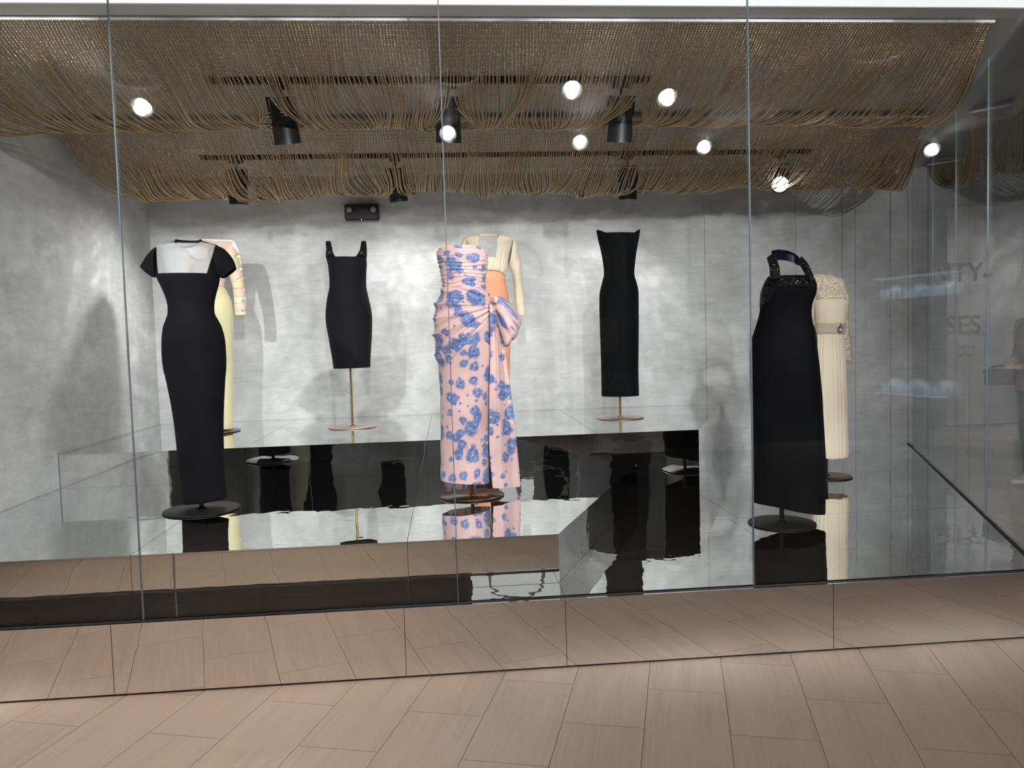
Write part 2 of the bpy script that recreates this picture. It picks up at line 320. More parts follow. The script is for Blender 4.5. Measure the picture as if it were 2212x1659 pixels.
D2_SR = [(0.2148, 1.4583, 0.1426, 1.3259, 0.0603), (0.2464, 1.3943, 0.1673, 1.2655, 0.0605), (0.2662, 1.2668, 0.181, 1.1924, 0.0481), (0.2747, 1.1902, 0.1924, 1.1412, 0.0431), (0.2829, 1.093, 0.2004, 1.0914, 0.0371), (0.2894, 0.9898, 0.2063, 0.9991, 0.0376), (0.2873, 0.8939, 0.2048, 0.8961, 0.0371)]
D2_SL = [(-0.1192, 1.4647, -0.0609, 1.3302, 0.0586), (-0.1568, 1.4024, -0.0949, 1.2712, 0.058), (-0.1976, 1.277, -0.1227, 1.1993, 0.0459), (-0.2222, 1.2016, -0.1459, 1.1492, 0.0417), (-0.2581, 1.1061, -0.176, 1.1005, 0.037), (-0.2841, 1.0045, -0.2014, 1.0095, 0.0373), (-0.296, 0.9095, -0.2136, 0.9073, 0.0371)]
D2_BTN = [(0.276, 1.0008), (0.2691, 0.9299), (-0.2892, 1.0046), (-0.2913, 0.9341)]
D2_ZW = 1.1202
D3_BODY = [(-0.1508, 1.3085, 0.1588, 1.302, 0.1022), (-0.1477, 1.2978, 0.1584, 1.2914, 0.101), (-0.1374, 1.2516, 0.1583, 1.2452, 0.1006), (-0.1346, 1.2091, 0.1531, 1.2027, 0.0978), (-0.1308, 1.1417, 0.1486, 1.1352, 0.095), (-0.1348, 1.0814, 0.1498, 1.0746, 0.0996), (-0.1535, 1.0052, 0.1644, 0.9972, 0.1145), (-0.1652, 0.9364, 0.1777, 0.9275, 0.1235), (-0.1716, 0.869, 0.1832, 0.8594, 0.1278), (-0.1699, 0.7994, 0.1801, 0.7896, 0.126), (-0.1563, 0.6972, 0.1732, 0.6875, 0.1187), (-0.1385, 0.557, 0.1609, 0.5476, 0.1108), (-0.1287, 0.4619, 0.1541, 0.4639, 0.1075)]
D3_STRAP = [[(-0.1235, 1.3327), (-0.1242, 1.3574), (-0.1289, 1.4105), (-0.1295, 1.4387)], [(0.1227, 1.3276), (0.1255, 1.3523), (0.1345, 1.4018), (0.1411, 1.4335)]]
D3_BTN = [(-0.1225, 1.3549), (0.1218, 1.3478)]
D3_PTS = [(-0.062, 1.2996), (-0.1242, 1.3574)]
D4_BODY = [(-0.1409, 1.3934, 0.1061, 1.3885, 0.0889), (-0.1548, 1.3583, 0.1268, 1.3526, 0.1042), (-0.1489, 1.3109, 0.1317, 1.3049, 0.1052), (-0.1403, 1.2644, 0.1246, 1.2585, 0.098), (-0.1331, 1.216, 0.1172, 1.2102, 0.0914), (-0.1299, 1.1829, 0.1149, 1.1771, 0.0894), (-0.1395, 1.1399, 0.1225, 1.1335, 0.0957), (-0.1613, 1.0978, 0.1379, 1.0902, 0.1092), (-0.1742, 1.0505, 0.1441, 1.0421, 0.1162), (-0.1797, 0.9792, 0.1471, 0.9702, 0.1193), (-0.179, 0.8834, 0.1454, 0.8738, 0.1185), (-0.1759, 0.7885, 0.1386, 0.7787, 0.1148), (-0.1674, 0.7021, 0.1308, 0.6924, 0.1104), (-0.1629, 0.5809, 0.1232, 0.5709, 0.1074), (-0.1643, 0.3986, 0.1123, 0.3879, 0.1066), (-0.1701, 0.2153, 0.1053, 0.2037, 0.1075), (-0.1736, 0.0996, 0.0986, 0.0718, 0.1067)]
D4_KNOT = (0.1582, 1.0815)
D4_TAIL = [((0.1426, 1.0742), (0.1786, 1.0733)), ((0.1424, 0.9845), (0.1862, 0.9833)), ((0.1414, 0.8688), (0.2008, 0.867)), ((0.1361, 0.74), (0.2164, 0.7374)), ((0.1258, 0.5721), (0.236, 0.5682)), ((0.1198, 0.4189), (0.2513, 0.4139)), ((0.1163, 0.265), (0.2622, 0.2591)), ((0.1216, 0.1417), (0.2705, 0.1353)), ((0.128, 0.0494), (0.2754, 0.0349))]
D4_BOW = [(0.1512, 1.1047, 0.1525, 1.0611, 0.0196), (0.1897, 1.0986, 0.1712, 0.9991, 0.0405), (0.2227, 1.0798, 0.1824, 0.9422, 0.0538), (0.2528, 1.0483, 0.1964, 0.8929, 0.062), (0.2775, 1.0091, 0.2057, 0.8592, 0.0623), (0.2919, 0.9701, 0.2104, 0.841, 0.0534), (0.2802, 0.924, 0.2235, 0.8457, 0.029), (0.261, 0.8885, 0.2368, 0.8582, 0.0078)]
D5_BLOUSE = [(-0.051, 1.4557, 0.1018, 1.4529, 0.0535), (-0.1327, 1.4467, 0.187, 1.4407, 0.0991), (-0.1689, 1.4228, 0.2255, 1.4153, 0.1223), (-0.1527, 1.3768, 0.2134, 1.3696, 0.1208), (-0.1379, 1.2886, 0.1858, 1.2818, 0.1166), (-0.1331, 1.218, 0.173, 1.2113, 0.1194), (-0.1239, 1.172, 0.1609, 1.1656, 0.1139), (-0.1143, 1.14, 0.1493, 1.1339, 0.1002)]
D5_SKIRT = [(-0.1058, 1.1821, 0.1452, 1.1766, 0.0929), (-0.1108, 1.1399, 0.1475, 1.134, 0.0956), (-0.1158, 1.0941, 0.1497, 1.0878, 0.0983), (-0.132, 1.0308, 0.1625, 1.0236, 0.109), (-0.1482, 0.971, 0.1728, 0.9629, 0.1188), (-0.1573, 0.911, 0.1768, 0.9023, 0.1237), (-0.1634, 0.7762, 0.1742, 0.7668, 0.125), (-0.1676, 0.5947, 0.1689, 0.5846, 0.1262), (-0.1697, 0.4197, 0.1601, 0.409, 0.1254), (-0.1719, 0.1327, 0.1444, 0.1211, 0.1234), (-0.1745, 0.0535, 0.142, 0.0416, 0.1235)]
D5_SR = [(0.2152, 1.4296, 0.1766, 1.2113, 0.0887), (0.2411, 1.3973, 0.1901, 1.1826, 0.0883), (0.2548, 1.3158, 0.2034, 1.1504, 0.0736), (0.2707, 1.2447, 0.211, 1.1041, 0.0687), (0.2777, 1.1133, 0.2147, 1.0437, 0.0422), (0.2818, 1.0065, 0.2182, 0.9796, 0.0311), (0.2831, 0.9245, 0.222, 0.9261, 0.0275), (0.2926, 0.8815, 0.2259, 0.8761, 0.0318), (0.2978, 0.8349, 0.2263, 0.8261, 0.0342)]
D5_SL = [(-0.1543, 1.4366, -0.1295, 1.2179, 0.088), (-0.1801, 1.4055, -0.1446, 1.1901, 0.0873), (-0.2004, 1.3251, -0.1598, 1.1586, 0.0728), (-0.2204, 1.2551, -0.1702, 1.113, 0.0678), (-0.2354, 1.1251, -0.1775, 1.0531, 0.0416), (-0.246, 1.0194, -0.1849, 0.9896, 0.0306), (-0.2522, 0.9382, -0.192, 0.9367, 0.0271), (-0.2643, 0.896, -0.1989, 0.8872, 0.0313), (-0.2729, 0.8502, -0.2023, 0.8377, 0.0341)]
D5_NECK = [(-0.0545, 1.4558), (-0.0529, 1.396), (0.1018, 1.4529), (0.0751, 1.3371), (0.0011, 1.1904), (0.0296, 1.1897)]
D5_BTN = (0.2271, 0.8546)
D6_BODY = [(-0.1574, 1.4516, 0.1889, 1.4452, 0.0952), (-0.148, 1.3983, 0.1786, 1.3921, 0.098), (-0.1245, 1.3038, 0.1564, 1.2981, 0.0955), (-0.1091, 1.2063, 0.1414, 1.2009, 0.0902), (-0.1061, 1.1306, 0.1351, 1.1251, 0.0881), (-0.1185, 1.0839, 0.1474, 1.0777, 0.0971), (-0.1367, 1.0157, 0.1638, 1.0085, 0.1097), (-0.1455, 0.9509, 0.1655, 0.9431, 0.1136), (-0.1466, 0.777, 0.1627, 0.7685, 0.1129), (-0.1447, 0.5842, 0.1566, 0.5752, 0.1115), (-0.1436, 0.3907, 0.1519, 0.3811, 0.1109), (-0.1455, 0.1783, 0.1522, 0.1751, 0.1131)]
D6_TOP = [(-0.1573, 1.4587), (-0.0314, 1.4439), (0.1047, 1.4414), (0.1892, 1.4596)]
D7_BODY = [(-0.0588, 1.4002, 0.1873, 1.3946, 0.0738), (-0.0764, 1.3775, 0.1979, 1.3711, 0.0878), (-0.0922, 1.3431, 0.2085, 1.3359, 0.0993), (-0.1051, 1.3036, 0.2042, 1.296, 0.1052), (-0.1089, 1.2522, 0.1849, 1.2446, 0.1029), (-0.1116, 1.2007, 0.1784, 1.193, 0.1044), (-0.1283, 1.1366, 0.1855, 1.1279, 0.1146), (-0.1463, 1.0828, 0.2013, 1.0728, 0.1287), (-0.1643, 1.0186, 0.207, 1.0075, 0.1374), (-0.1676, 0.9046, 0.2198, 0.8921, 0.1434), (-0.1662, 0.7457, 0.2342, 0.7317, 0.1502), (-0.1637, 0.6176, 0.2402, 0.6025, 0.1536), (-0.1575, 0.4573, 0.2487, 0.4409, 0.1585), (-0.1542, 0.2753, 0.2558, 0.2573, 0.1642), (-0.1488, 0.1295, 0.26, 0.0596, 0.1659)]
D7_STRAPL = [(-0.0243, 1.3865), (-0.0267, 1.4123), (-0.029, 1.4483), (-0.0419, 1.4896), (-0.0523, 1.5155)]
D7_BACK = [(-0.0416, 1.5204), (-0.0043, 1.5247), (0.0437, 1.5186), (0.0863, 1.5023), (0.1129, 1.4863)]
D7_STRAPR = [(0.113, 1.4915), (0.1422, 1.46), (0.1607, 1.4261), (0.1766, 1.3948), (0.1818, 1.374)]
D7_NECK = [(-0.0001, 1.4014), (0.1121, 1.3834), (0.1631, 1.3874)]
D7_SIDE = [(-0.0244, 1.3763), (-0.1085, 1.2393)]
D7_PATCH = (0.185, 1.0655)
PX7 = 379.5
D8_BODY = [(-0.0929, 1.4926, 0.023, 1.49, 0.0464), (-0.107, 1.4795, 0.0792, 1.4752, 0.0652), (-0.1177, 1.4562, 0.1249, 1.4506, 0.0849), (-0.1111, 1.3954, 0.1458, 1.3893, 0.0951), (-0.0976, 1.3209, 0.1596, 1.3145, 0.0978), (-0.091, 1.2542, 0.1586, 1.2477, 0.0949), (-0.0775, 1.1751, 0.1483, 1.1689, 0.0858), (-0.0743, 1.1343, 0.1393, 1.1284, 0.0812), (-0.0783, 1.0632, 0.1319, 1.0572, 0.0799), (-0.0894, 0.9821, 0.1368, 0.9753, 0.086), (-0.1053, 0.727, 0.1463, 0.7186, 0.0982), (-0.1098, 0.5904, 0.1545, 0.581, 0.1031), (-0.1115, 0.3588, 0.1553, 0.3484, 0.1068), (-0.1126, 0.1917, 0.1581, 0.1805, 0.1084), (-0.1094, 0.1501, 0.1508, 0.1462, 0.1041)]
D8_SR = [(0.1002, 1.4545, 0.0852, 1.2825, 0.0691), (0.1423, 1.3927, 0.0991, 1.2381, 0.0682), (0.1648, 1.3042, 0.1024, 1.177, 0.0638), (0.1659, 1.1514, 0.1057, 1.1293, 0.0305), (0.1778, 1.032, 0.1122, 1.0271, 0.0312), (0.1916, 0.9395, 0.1224, 0.9348, 0.0329), (0.2002, 0.8641, 0.1327, 0.8628, 0.0321)]
D8_SL = [(-0.1107, 1.4493, -0.0978, 1.2872, 0.065), (-0.1322, 1.3892, -0.1051, 1.257, 0.0574), (-0.1468, 1.3053, -0.0984, 1.2095, 0.0483), (-0.1409, 1.1599, -0.0918, 1.145, 0.0231), (-0.1418, 1.0413, -0.0925, 1.0365, 0.0223), (-0.146, 0.9498, -0.0967, 0.9415, 0.0225), (-0.1501, 0.8751, -0.0972, 0.87, 0.0239)]
D8_YOKE = 1.3107
D8_BELT = (1.0599, 1.1346)
D8_BUCKLE = (0.1019, 1.0954)
HD = 0.2963
Z1 = 0.5171
Z2 = 0.7346
Y1 = 0.2204
Y2 = 1.9966
YW = 3.8191
# ---------------------------------------------------------------- setting
ZC = 2.84; XL = -2.49; GY = 0.03; SL = 0.444; XR0 = 2.595
xr = lambda y: XR0 + SL*y
WD = Vector((SL, 1)).normalized()
# gallery floor: grout bed plus single stone planks
floor = mesh('floor', [(-5.2,-6.4,-.006),(9.4,-6.4,-.006),(9.4,7.2,-.006),(-5.2,7.2,-.006)], [(0,1,2,3)], GROUT); floor['kind'] = 'structure'
ca, sa = math.cos(math.radians(16.7)), math.sin(math.radians(16.7)); TW, TL = .295, .62
tv, tf = box_vf(.001, TW-.001, .001, TL-.001, -.012, 0)
tme = bpy.data.meshes.new('tile'); tme.from_pydata(tv, [], tf); tme.materials.append(TILE)
far = []
for k in range(-32, 40):
    s0 = .195 + TW*k
    for j in range(-20, 24):
        t0 = (-.02 if k % 2 == 0 else -.338) + TL*j
        sc, tc = s0+TW/2, t0+TL/2; X = sc*ca + tc*sa; Y = -sc*sa + tc*ca
        if not (-4.9 < X < 9.0 and -6.1 < Y < 6.9): continue
        if Y > .35 and X < xr(Y)-.5: continue
        Lx, Ly = s0*ca + t0*sa, -s0*sa + t0*ca
        if -1.75 < Y < .45 and -2.6 < X < 3.3:
            o = bpy.data.objects.new('tile', tme); o.location = (Lx, Ly, 0); o.rotation_euler = (0, 0, -math.radians(16.7)); link(o, floor)
        else: far.append((s0, t0))
V = []; F = []
for s0, t0 in far:
    o = len(V); V += [(x+s0, y+t0, z) for x, y, z in tv]; F += [tuple(i+o for i in q) for q in tf]
ft = mesh('tile', V, F, TILE, floor, kind='stuff'); ft.rotation_euler = (0, 0, -math.radians(16.7))

def struct(o): o['kind'] = 'structure'; return o
# showcase walls
wb = struct(box('wall_back', (XL-.1, 4.5, YW+.012, YW+.1, 0, 3.0), DARK))
xs = [XL-.02, 2.36, 3.212, 3.779, 4.32]
for a, b in zip(xs[:-1], xs[1:]): box('panel', (a+.0015, b-.0015, YW, YW+.012, HD-.02, 2.9), PLASTER, wb)
struct(box('wall_left', (XL-.08, XL, .045, YW, HD-.02, 2.9), PLASTER))
ceil_poly = [(XL, .40), (xr(.40)-.1, .40), (xr(YW)-.1, YW), (XL, YW)]
struct(prism('ceiling', ceil_poly, ZC+.03, ZC+.06, CEIL))
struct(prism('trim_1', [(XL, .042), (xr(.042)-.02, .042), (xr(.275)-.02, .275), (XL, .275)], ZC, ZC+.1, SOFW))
struct(prism('trim_2', [(XL, .277), (xr(.277)-.02, .277), (xr(.393)-.02, .393), (XL, .393)], ZC-.004, ZC+.1, SOFG))
struct(prism('trim_3', [(xr(.395)-.125, .395), (xr(.395)-.02, .395), (xr(YW)-.02, YW), (xr(YW)-.125, YW)], ZC-.004, ZC+.1, SOFG))
struct(box('trim_4', (XL, xr(2.1)-.13, 2.06, 2.2, ZC-.012, ZC+.04), SOFG))
struct(box('trim_5', (XL, xr(.03)-.02, GY-.007, GY+.007, HD, HD+.0045), DARK))
struct(prism('trim_6', [(xr(.05)-.012, .05), (xr(.05)+.012, .05), (xr(YW)+.012, YW), (xr(YW)-.012, YW)], HD, HD+.0045, DARK))
# glass panes with pale green edges; the front panes, then the end panes
def pane(name, p, q, th=.006):
    p = Vector((*p, 0)); q = Vector((*q, 0)); t = (q-p).normalized(); n = Vector((-t.y, t.x, 0))*th
    pts = [p-n, q-n, q+n, p+n]; v = [(a.x, a.y, HD+.0045) for a in pts] + [(a.x, a.y, 2.995) for a in pts]
    f = [(3,2,1,0),(4,5,6,7),(0,1,5,4),(1,2,6,5),(2,3,7,6),(3,0,4,7)]
    o = mesh(name, v, f, [GLASS, GEDGE]); 
    for i, pl in enumerate(o.data.polygons): pl.material_index = 1 if i in (0, 1, 3, 5) else 0
    return struct(o)
fx = [XL+.005, -1.262, .014, 1.289, 2.585]
for i in (1, 2, 3): struct(box('trim_%d' % (6+i), (fx[i]-.0018, fx[i]+.0018, GY-.0058, GY+.0058, HD+.0045, 2.995), SEAL))
for i in range(4): pane('window_%d' % (i+1), (fx[i]+.002, GY), (fx[i+1]-.002, GY))
ry = [.06, .17, .99, 1.81, 2.63, 3.45, YW-.005]
for i in range(6): pane('window_%d' % (i+5), (xr(ry[i]+.0018), ry[i]+.0018), (xr(ry[i+1]-.0018), ry[i+1]-.0018), .004)
# gallery shell around it
struct(box('wall_front', (-5.2, 5.28, -6.35, -6.2, 0, 3.0), GWALL)); wf = bpy.data.objects['wall_front']
struct(box('wall_gallery_left', (-5.2, -5.0, -6.2, 0, 0, 3.0), GWALL)); struct(box('wall_beside_showcase', (-5.0, XL-.002, 0, .2, 0, 3.0), CWALL))
wgr = struct(prism('wall_gallery_right', [(5.285,-6.2), (6.58,0), (9.2,7.05), (9.4,7.0), (6.75,-.1), (5.5,-6.3)], 0, 3.0, GWALL))
wc = struct(box('wall_corridor', (4.4, 9.3, 7.05, 7.2, 0, 3.0), CWALL)); box('panel', (6.79, 9.2, 7.03, 7.05, .02, 2.98), CPANEL, wc)
struct(mesh('ceiling_gallery', *prism_vf([(-5.2,-6.35), (9.4,-6.35), (9.4,7.2), (4.4,7.2), (xr(YW)+.03,YW), (xr(0)+.03,.02), (-5.2,.02)], 3.0, 3.1), GCEIL))

# ---------------------------------------------------------------- mirrored plinth and the two steps
pl = empty('mirrored_plinth', (0, .3, 0), 'low mirrored steel plinth under the whole glass showcase, reflecting the planked floor', 'plinth')
def P0(o): o.location = (o.location.x, o.location.y-.3, o.location.z); return o
P0(prism('body', [(XL+.004, .03), (xr(.03)-.03, .03), (xr(YW)-.03, YW), (XL+.004, YW)], .0, HD-.012, DARK, pl))
fxs = [XL, -1.38, -.211, .462, 1.63, xr(0)+.01]
for a, b in zip(fxs[:-1], fxs[1:]): P0(box('fascia_panel', (a+.0012, b-.0012, 0, .014, .009, HD), MIR_F, pl))
dk = [XL, -1.38, -.211, .47, 1.63, None]
for y0, y1_, sh in ((.0145, 1.238, 0), (1.2405, 2.5, 1), (2.5025, YW-.002, 2)):
    cut = [XL, -1.3, -.15, .99, 1.68] if sh else [XL, -1.38, -.211, .466, 1.62]
    for i in range(len(cut)):
        a = cut[i]+.001
        if i < len(cut)-1: poly = [(a, y0), (cut[i+1]-.001, y0), (cut[i+1]-.001, y1_), (a, y1_)]
        else: poly = [(a, y0), (xr(y0)-.014, y0), (xr(y1_)-.014, y1_), (a, y1_)]
        P0(prism('deck_panel', poly, HD-.012, HD, MIR_T, pl))
P0(mesh('end_panel', [(xr(.014)+.01,.014,.009),(xr(YW)+.01,YW,.009),(xr(YW)+.01,YW,HD),(xr(.014)+.01,.014,HD),(xr(.014)-.01,.014,.009),(xr(YW)-.01,YW,.009),(xr(YW)-.01,YW,HD),(xr(.014)-.01,.014,HD)], [(0,1,2,3),(7,6,5,4),(3,2,6,7),(0,3,7,4),(1,5,6,2),(0,4,5,1)], MIR_F, pl))
def step(name, label, ya, yb, z0, z1, xa, xb, cuts, loc):
    """mirror clad platform whose right side runs from (xa,ya) to (xb,yb)"""
    e = empty(name, loc, label, 'platform'); L = lambda o: (setattr(o, 'location', (-loc[0], -loc[1], -loc[2])), o)[1]
    k = (xb-xa)/(yb-ya); g = .0012; T = .008
    L(prism('core', [(XL+.016, ya+T), (xa-.012, ya+T), (xb-.012, yb-.003), (XL+.016, yb-.003)], z0+.001, z1-T, DARK, e))
    c = [XL+.006] + cuts + [None]
    for i in range(len(c)-1):
        a = c[i]+g
        if c[i+1] is not None: top = [(a, ya), (c[i+1]-g, ya), (c[i+1]-g, yb), (a, yb)]; b = c[i+1]-g
        else: top = [(a, ya), (xa, ya), (xb, yb), (a, yb)]; b = xa
        L(prism('top_panel', top, z1-T, z1, MIR_T, e)); L(box('front_panel', (a, b, ya, ya+T-.0005, z0+.001, z1-T-.0006), MIR_F, e))
    n = 2
    for i in range(n):
        p0 = ya+T+(yb-ya-T)*i/n + .001; p1 = ya+T+(yb-ya-T)*(i+1)/n - .001
        q = [(xa+k*(p0-ya)-.0005, p0), (xa+k*(p1-ya)-.0005, p1), (xa+k*(p1-ya)-.010, p1), (xa+k*(p0-ya)-.010, p0)]
        L(prism('side_panel', q[::-1], z0+.001, z1-T-.0006, MIR_F, e))
    return e
step('mirrored_step', 'lower front mirrored step carrying the sheer yoke gown and the floral gown', Y1, Y2-.002, HD, Z1, .468, 1.258, [-1.375, -.2], (-.8, 1.0, HD))
step('mirrored_step', 'higher rear mirrored step along the grey wall carrying four dresses', Y2, YW-.006, HD, Z2, 1.69, 2.50, [-1.327, -.15, .995], (-.2, 2.9, HD))

# ---------------------------------------------------------------- ceiling: rails, tracks, spotlights, chain curtains
def rail(x0, x1, y, label):
    e = empty('curtain_rail', ((x0+x1)/2, y, ZC), label, 'rail', 'rails of the chain curtains'); cx = (x0+x1)/2
    v, f = box_vf(x0-cx, x1-cx, -.011, .011, -.02, 0); mesh('channel', v, f, RAILW, e)
    parts = []
    hv, hf = lathe_vf([(.0001, -.0206), (.0032, -.0206), (.0032, -.018)], 6); n = int((x1-x0)/.0146)
    for i in range(n):
        dx = x0-cx+.007+i*.0146; parts.append(([(x+dx, y_-.004, z) for x, y_, z in hv], hf))
    hole = mesh('hole', *join_vf(parts), DARK, e, kind='stuff')
rail(XL+.03, xr(.41)-.135, .41, 'white perforated curtain rail along the front of the soffit'); rail(XL+.03, xr(2.1)-.16, 2.045, 'white perforated curtain rail behind the first row of spotlights')
rail(XL+.03, xr(3.72)-.16, 3.72, 'white perforated curtain rail close to the grey rear wall')

SPOTX = [(-.868, 1.32), (.058, 1.32), (1.049, 1.32), (-1.575, 3.15), (-.354, 3.15), (1.511, 3.15), (2.779, 3.15)]
def chain_curtain(name, label, ya, yb, sag, seed):
    g = np.random.default_rng(seed); xa0, xa1 = XL+.06, xr(ya)-.15; xb1 = xr(yb)-.15
    n = int((xa1-xa0)/.0150); nx = int((xb1-xa1)/.022) if ya > 1 else int((xb1-xa1)/.03)
    NB = 122; u = np.linspace(0, 1, NB)
    ph = g.uniform(0, 6.28, 8); fr = g.uniform(1.5, 9, 8); cl = g.uniform(8, 42, 8)
    V = []; n0 = 0; rows = []
    ks = np.arange(n+nx)
    for k in ks:
        if k < n: x0 = xa0 + (xa1-xa0)*(k+.5)/n; tt = max(0, (x0-1.3)/(xa1-1.3))
        else: x0 = xa1; tt = 1.0
        sh = (xb1-xa1)*(tt**3.2)*(.62 if k < n else .62+.38*(k-n+1)/max(1, nx))
        x1 = x0 + sh
        wob = sum(np.sin(x0*cl[i]*.6 + fr[i]*u + ph[i]) for i in range(8))*.0105*np.sin(PI*u)**.7
        s = sag*(1+.05*math.sin(x0*2.3+ph[0])+.045*math.sin(x0*7.7+ph[1])+g.normal(0, .03)+.05*abs(math.sin(x0*5.1+ph[2]))*math.sin(x0*17+ph[3]))
        X = x0 + (x1-x0)*u + wob + g.normal(0, .0045)*np.sin(PI*u)
        Y = ya + (yb-ya)*u; Z = ZC-.022 - s*4*u*(1-u)
        for sx, sy in SPOTX:
            if not (ya < sy < yb): continue
            dx = X-(sx + .015); w_ = np.exp(-((Y-sy-.06)/.28)**2)*np.exp(-(dx/.20)**2)
            X = X + np.where(dx > 0, 1, -1)*w_*np.clip(.105-np.abs(dx)*.42, 0, .12)
        if k >= n: X = X - g.uniform(0, .03)*np.sin(PI*u)
        rows.append(np.stack([X, Y, Z], -1))
    P = np.array(rows)                                   # chains, beads, 3
    T = np.gradient(P, axis=1); Ls = np.linalg.norm(T, axis=-1, keepdims=True); T /= Ls
    A = np.cross(T, np.array([0, 0.3, 1.0])); A /= np.linalg.norm(A, axis=-1, keepdims=True); B = np.cross(A, T)
    tw = (np.arange(NB) % 2)*PI/4
    verts = [P - T*Ls*.54]
    for off, rd in ((-.2, .0056), (.2, .0056)):
        for q in range(4):
            a = tw + q*PI/2; verts.append(P + T*Ls*off + (A*np.cos(a)[None, :, None] + B*np.sin(a)[None, :, None]*.8)*rd)
    verts.append(P + T*Ls*.54)
    W = np.stack(verts, 2); nb = W.shape[0]*W.shape[1]; W = W.reshape(-1, 3)
    tri = []
    for q in range(4):
        q2 = (q+1) % 4; tri += [(0, 1+q2, 1+q), (1+q, 1+q2, 5+q2), (1+q, 5+q2, 5+q), (9, 5+q, 5+q2)]
    tri = np.array(tri, np.int32)[None] + (np.arange(nb, dtype=np.int32)*10)[:, None, None]; tri = tri.reshape(-1)
    me = bpy.data.meshes.new(name); me.vertices.add(len(W)); me.vertices.foreach_set('co', W.astype(np.float32).ravel())
    me.loops.add(len(tri)); me.loops.foreach_set('vertex_index', tri); nt = len(tri)//3; me.polygons.add(nt)
    me.polygons.foreach_set('loop_start', np.arange(nt, dtype=np.int32)*3)
    me.polygons.foreach_set('use_smooth', np.ones(nt, bool)); me.update(calc_edges=True); me.materials.append(CHAIN)
    o = bpy.data.objects.new(name, me); link(o); return tag(o, label, 'curtain', None, 'stuff')
chain_curtain('chain_curtain', 'gold bead chain curtain swagged under the ceiling at the front, behind the front rail', .41, 2.045, .20, 3)
chain_curtain('chain_curtain', 'gold bead chain curtain swagged lower at the back near the grey wall', 2.065, 3.72, .30, 5)

def track(x0, x1, y, label):
    e = empty('lighting_track', ((x0+x1)/2, y, ZC+.03), label, 'track'); h = (x1-x0)/2
    box('rail', (-h, h, -.018, .018, -.034, 0), BLKM, e, bev=.002); box('slot', (-h+.01, h-.01, -.004, .004, -.0345, -.03), DARK, e)
    box('end_cap', (-h-.006, -h, -.02, .02, -.036, 0), BLK, e); box('end_cap', (h, h+.006, -.02, .02, -.036, 0), BLK, e)
track(-1.26, 1.21, 1.32, 'black ceiling track behind the front chain curtain holding three spotlights'); track(-1.84, 3.03, 3.15, 'black ceiling track above the rear chain curtain near the grey wall')
LENS = emat('lit lens', (1, .98, .94), 9.0)
def gobo(light, k, fine=False):  # noise put into the lamp beam to mottle the wall like mirror ripples
    light.use_nodes = True; t = light.node_tree; n = t.nodes; em = n['Emission']
    tc = n.new('ShaderNodeTexCoord'); nz = n.new('ShaderNodeTexNoise'); nz.inputs['Scale'].default_value = 5.0; nz.inputs['Detail'].default_value = 5; nz.inputs['Distortion'].default_value = 1.6
    ad = n.new('ShaderNodeVectorMath'); ad.operation = 'ADD'; ad.inputs[1].default_value = (k*1.7, k*.9, k*2.3)
    mr = n.new('ShaderNodeMapRange'); mr.inputs[1].default_value = .3; mr.inputs[2].default_value = .7; mr.inputs[3].default_value = .3; mr.inputs[4].default_value = 1.7
    if fine:                                   # beam noise imitating ripples thrown back by the polished steps
        nz.noise_type = 'RIDGED_MULTIFRACTAL'; nz.inputs['Scale'].default_value = 4.2; nz.inputs['Distortion'].default_value = 2.4; nz.inputs['Detail'].default_value = 4; mr.inputs[1].default_value = .1; mr.inputs[2].default_value = 1.7; mr.inputs[3].default_value = .4; mr.inputs[4].default_value = 2.9
    t.links.new(tc.outputs['Normal'], ad.inputs[0]); t.links.new(ad.outputs[0], nz.inputs['Vector']); t.links.new(nz.outputs[0], mr.inputs[0]); t.links.new(mr.outputs[0], em.inputs['Strength'])
def spotlight(x, y, ztop, zbot, aim, label, power, tilt, group, lit=False, size=105):
    e = empty('track_spotlight', (x, y, ZC-.004), label, 'spotlight', group)
    box('adapter', (-.05, .05, -.016, .016, -.03, 0), BLKM, e, bev=.003)
    lathe('stem', [(.008, -.075), (.008, -.03)], BLKM, e, 10)
    d = Vector(tilt).normalized(); L = .25; zt = ztop-(ZC-.004)
    hd = lathe('housing', [(.0, 0), (.058, 0), (.064, -.006), (.073, -L+.01), (.075, -L), (.066, -L), (.062, -L+.05), (.0, -L+.05)], BLK, e, 28, (0, 0, zt))
    hd.rotation_mode = 'QUATERNION'; hd.rotation_quaternion = Vector((0, 0, -1)).rotation_difference(d)
    ln = lathe('lens', [(.0, -L+.045 if not lit else -L-.004), (.061, -L+.045 if not lit else -L+.004)], LENS if not lit else EMI, hd, 24)
    mid = Vector((0, 0, zt)) + d*.10
    tube('yoke', [mid+Vector((-.074, 0, 0)), (-.076, 0, zt+.0), (-.066, 0, -.078), (0, 0, -.083), (.066, 0, -.078), (.076, 0, zt), mid+Vector((.074, 0, 0))], .006, BLKM, e, 6)
    for sx in (-1, 1):
        v, f = lathe_vf([(0, 0), (.012, 0), (.012, .018), (0, .018)], 10)
        k = mesh('knob', [(sx*(.072+z), xx, yy) for xx, yy, z in v], f, BLK, e); k.location = mid
    if power:
        ld = bpy.data.lights.new('spot_lamp', 'SPOT'); ld.energy = power; ld.spot_size = math.radians(size); ld.spot_blend = .9; ld.shadow_soft_size = .03; ld.color = (1, .965, .92)
        lo = bpy.data.objects.new('spot_lamp', ld); link(lo, e); lo.location = Vector((0, 0, zt)) + d*(L+.02)
        lo.rotation_mode = 'QUATERNION'; a = (Vector(aim)-Vector((x, y, ztop))-d*L).normalized(); lo.rotation_quaternion = a.to_track_quat('-Z', 'Y'); gobo(ld, x, True)
EMI = emat('bright lamp', (1, 1, 1), 14.0)
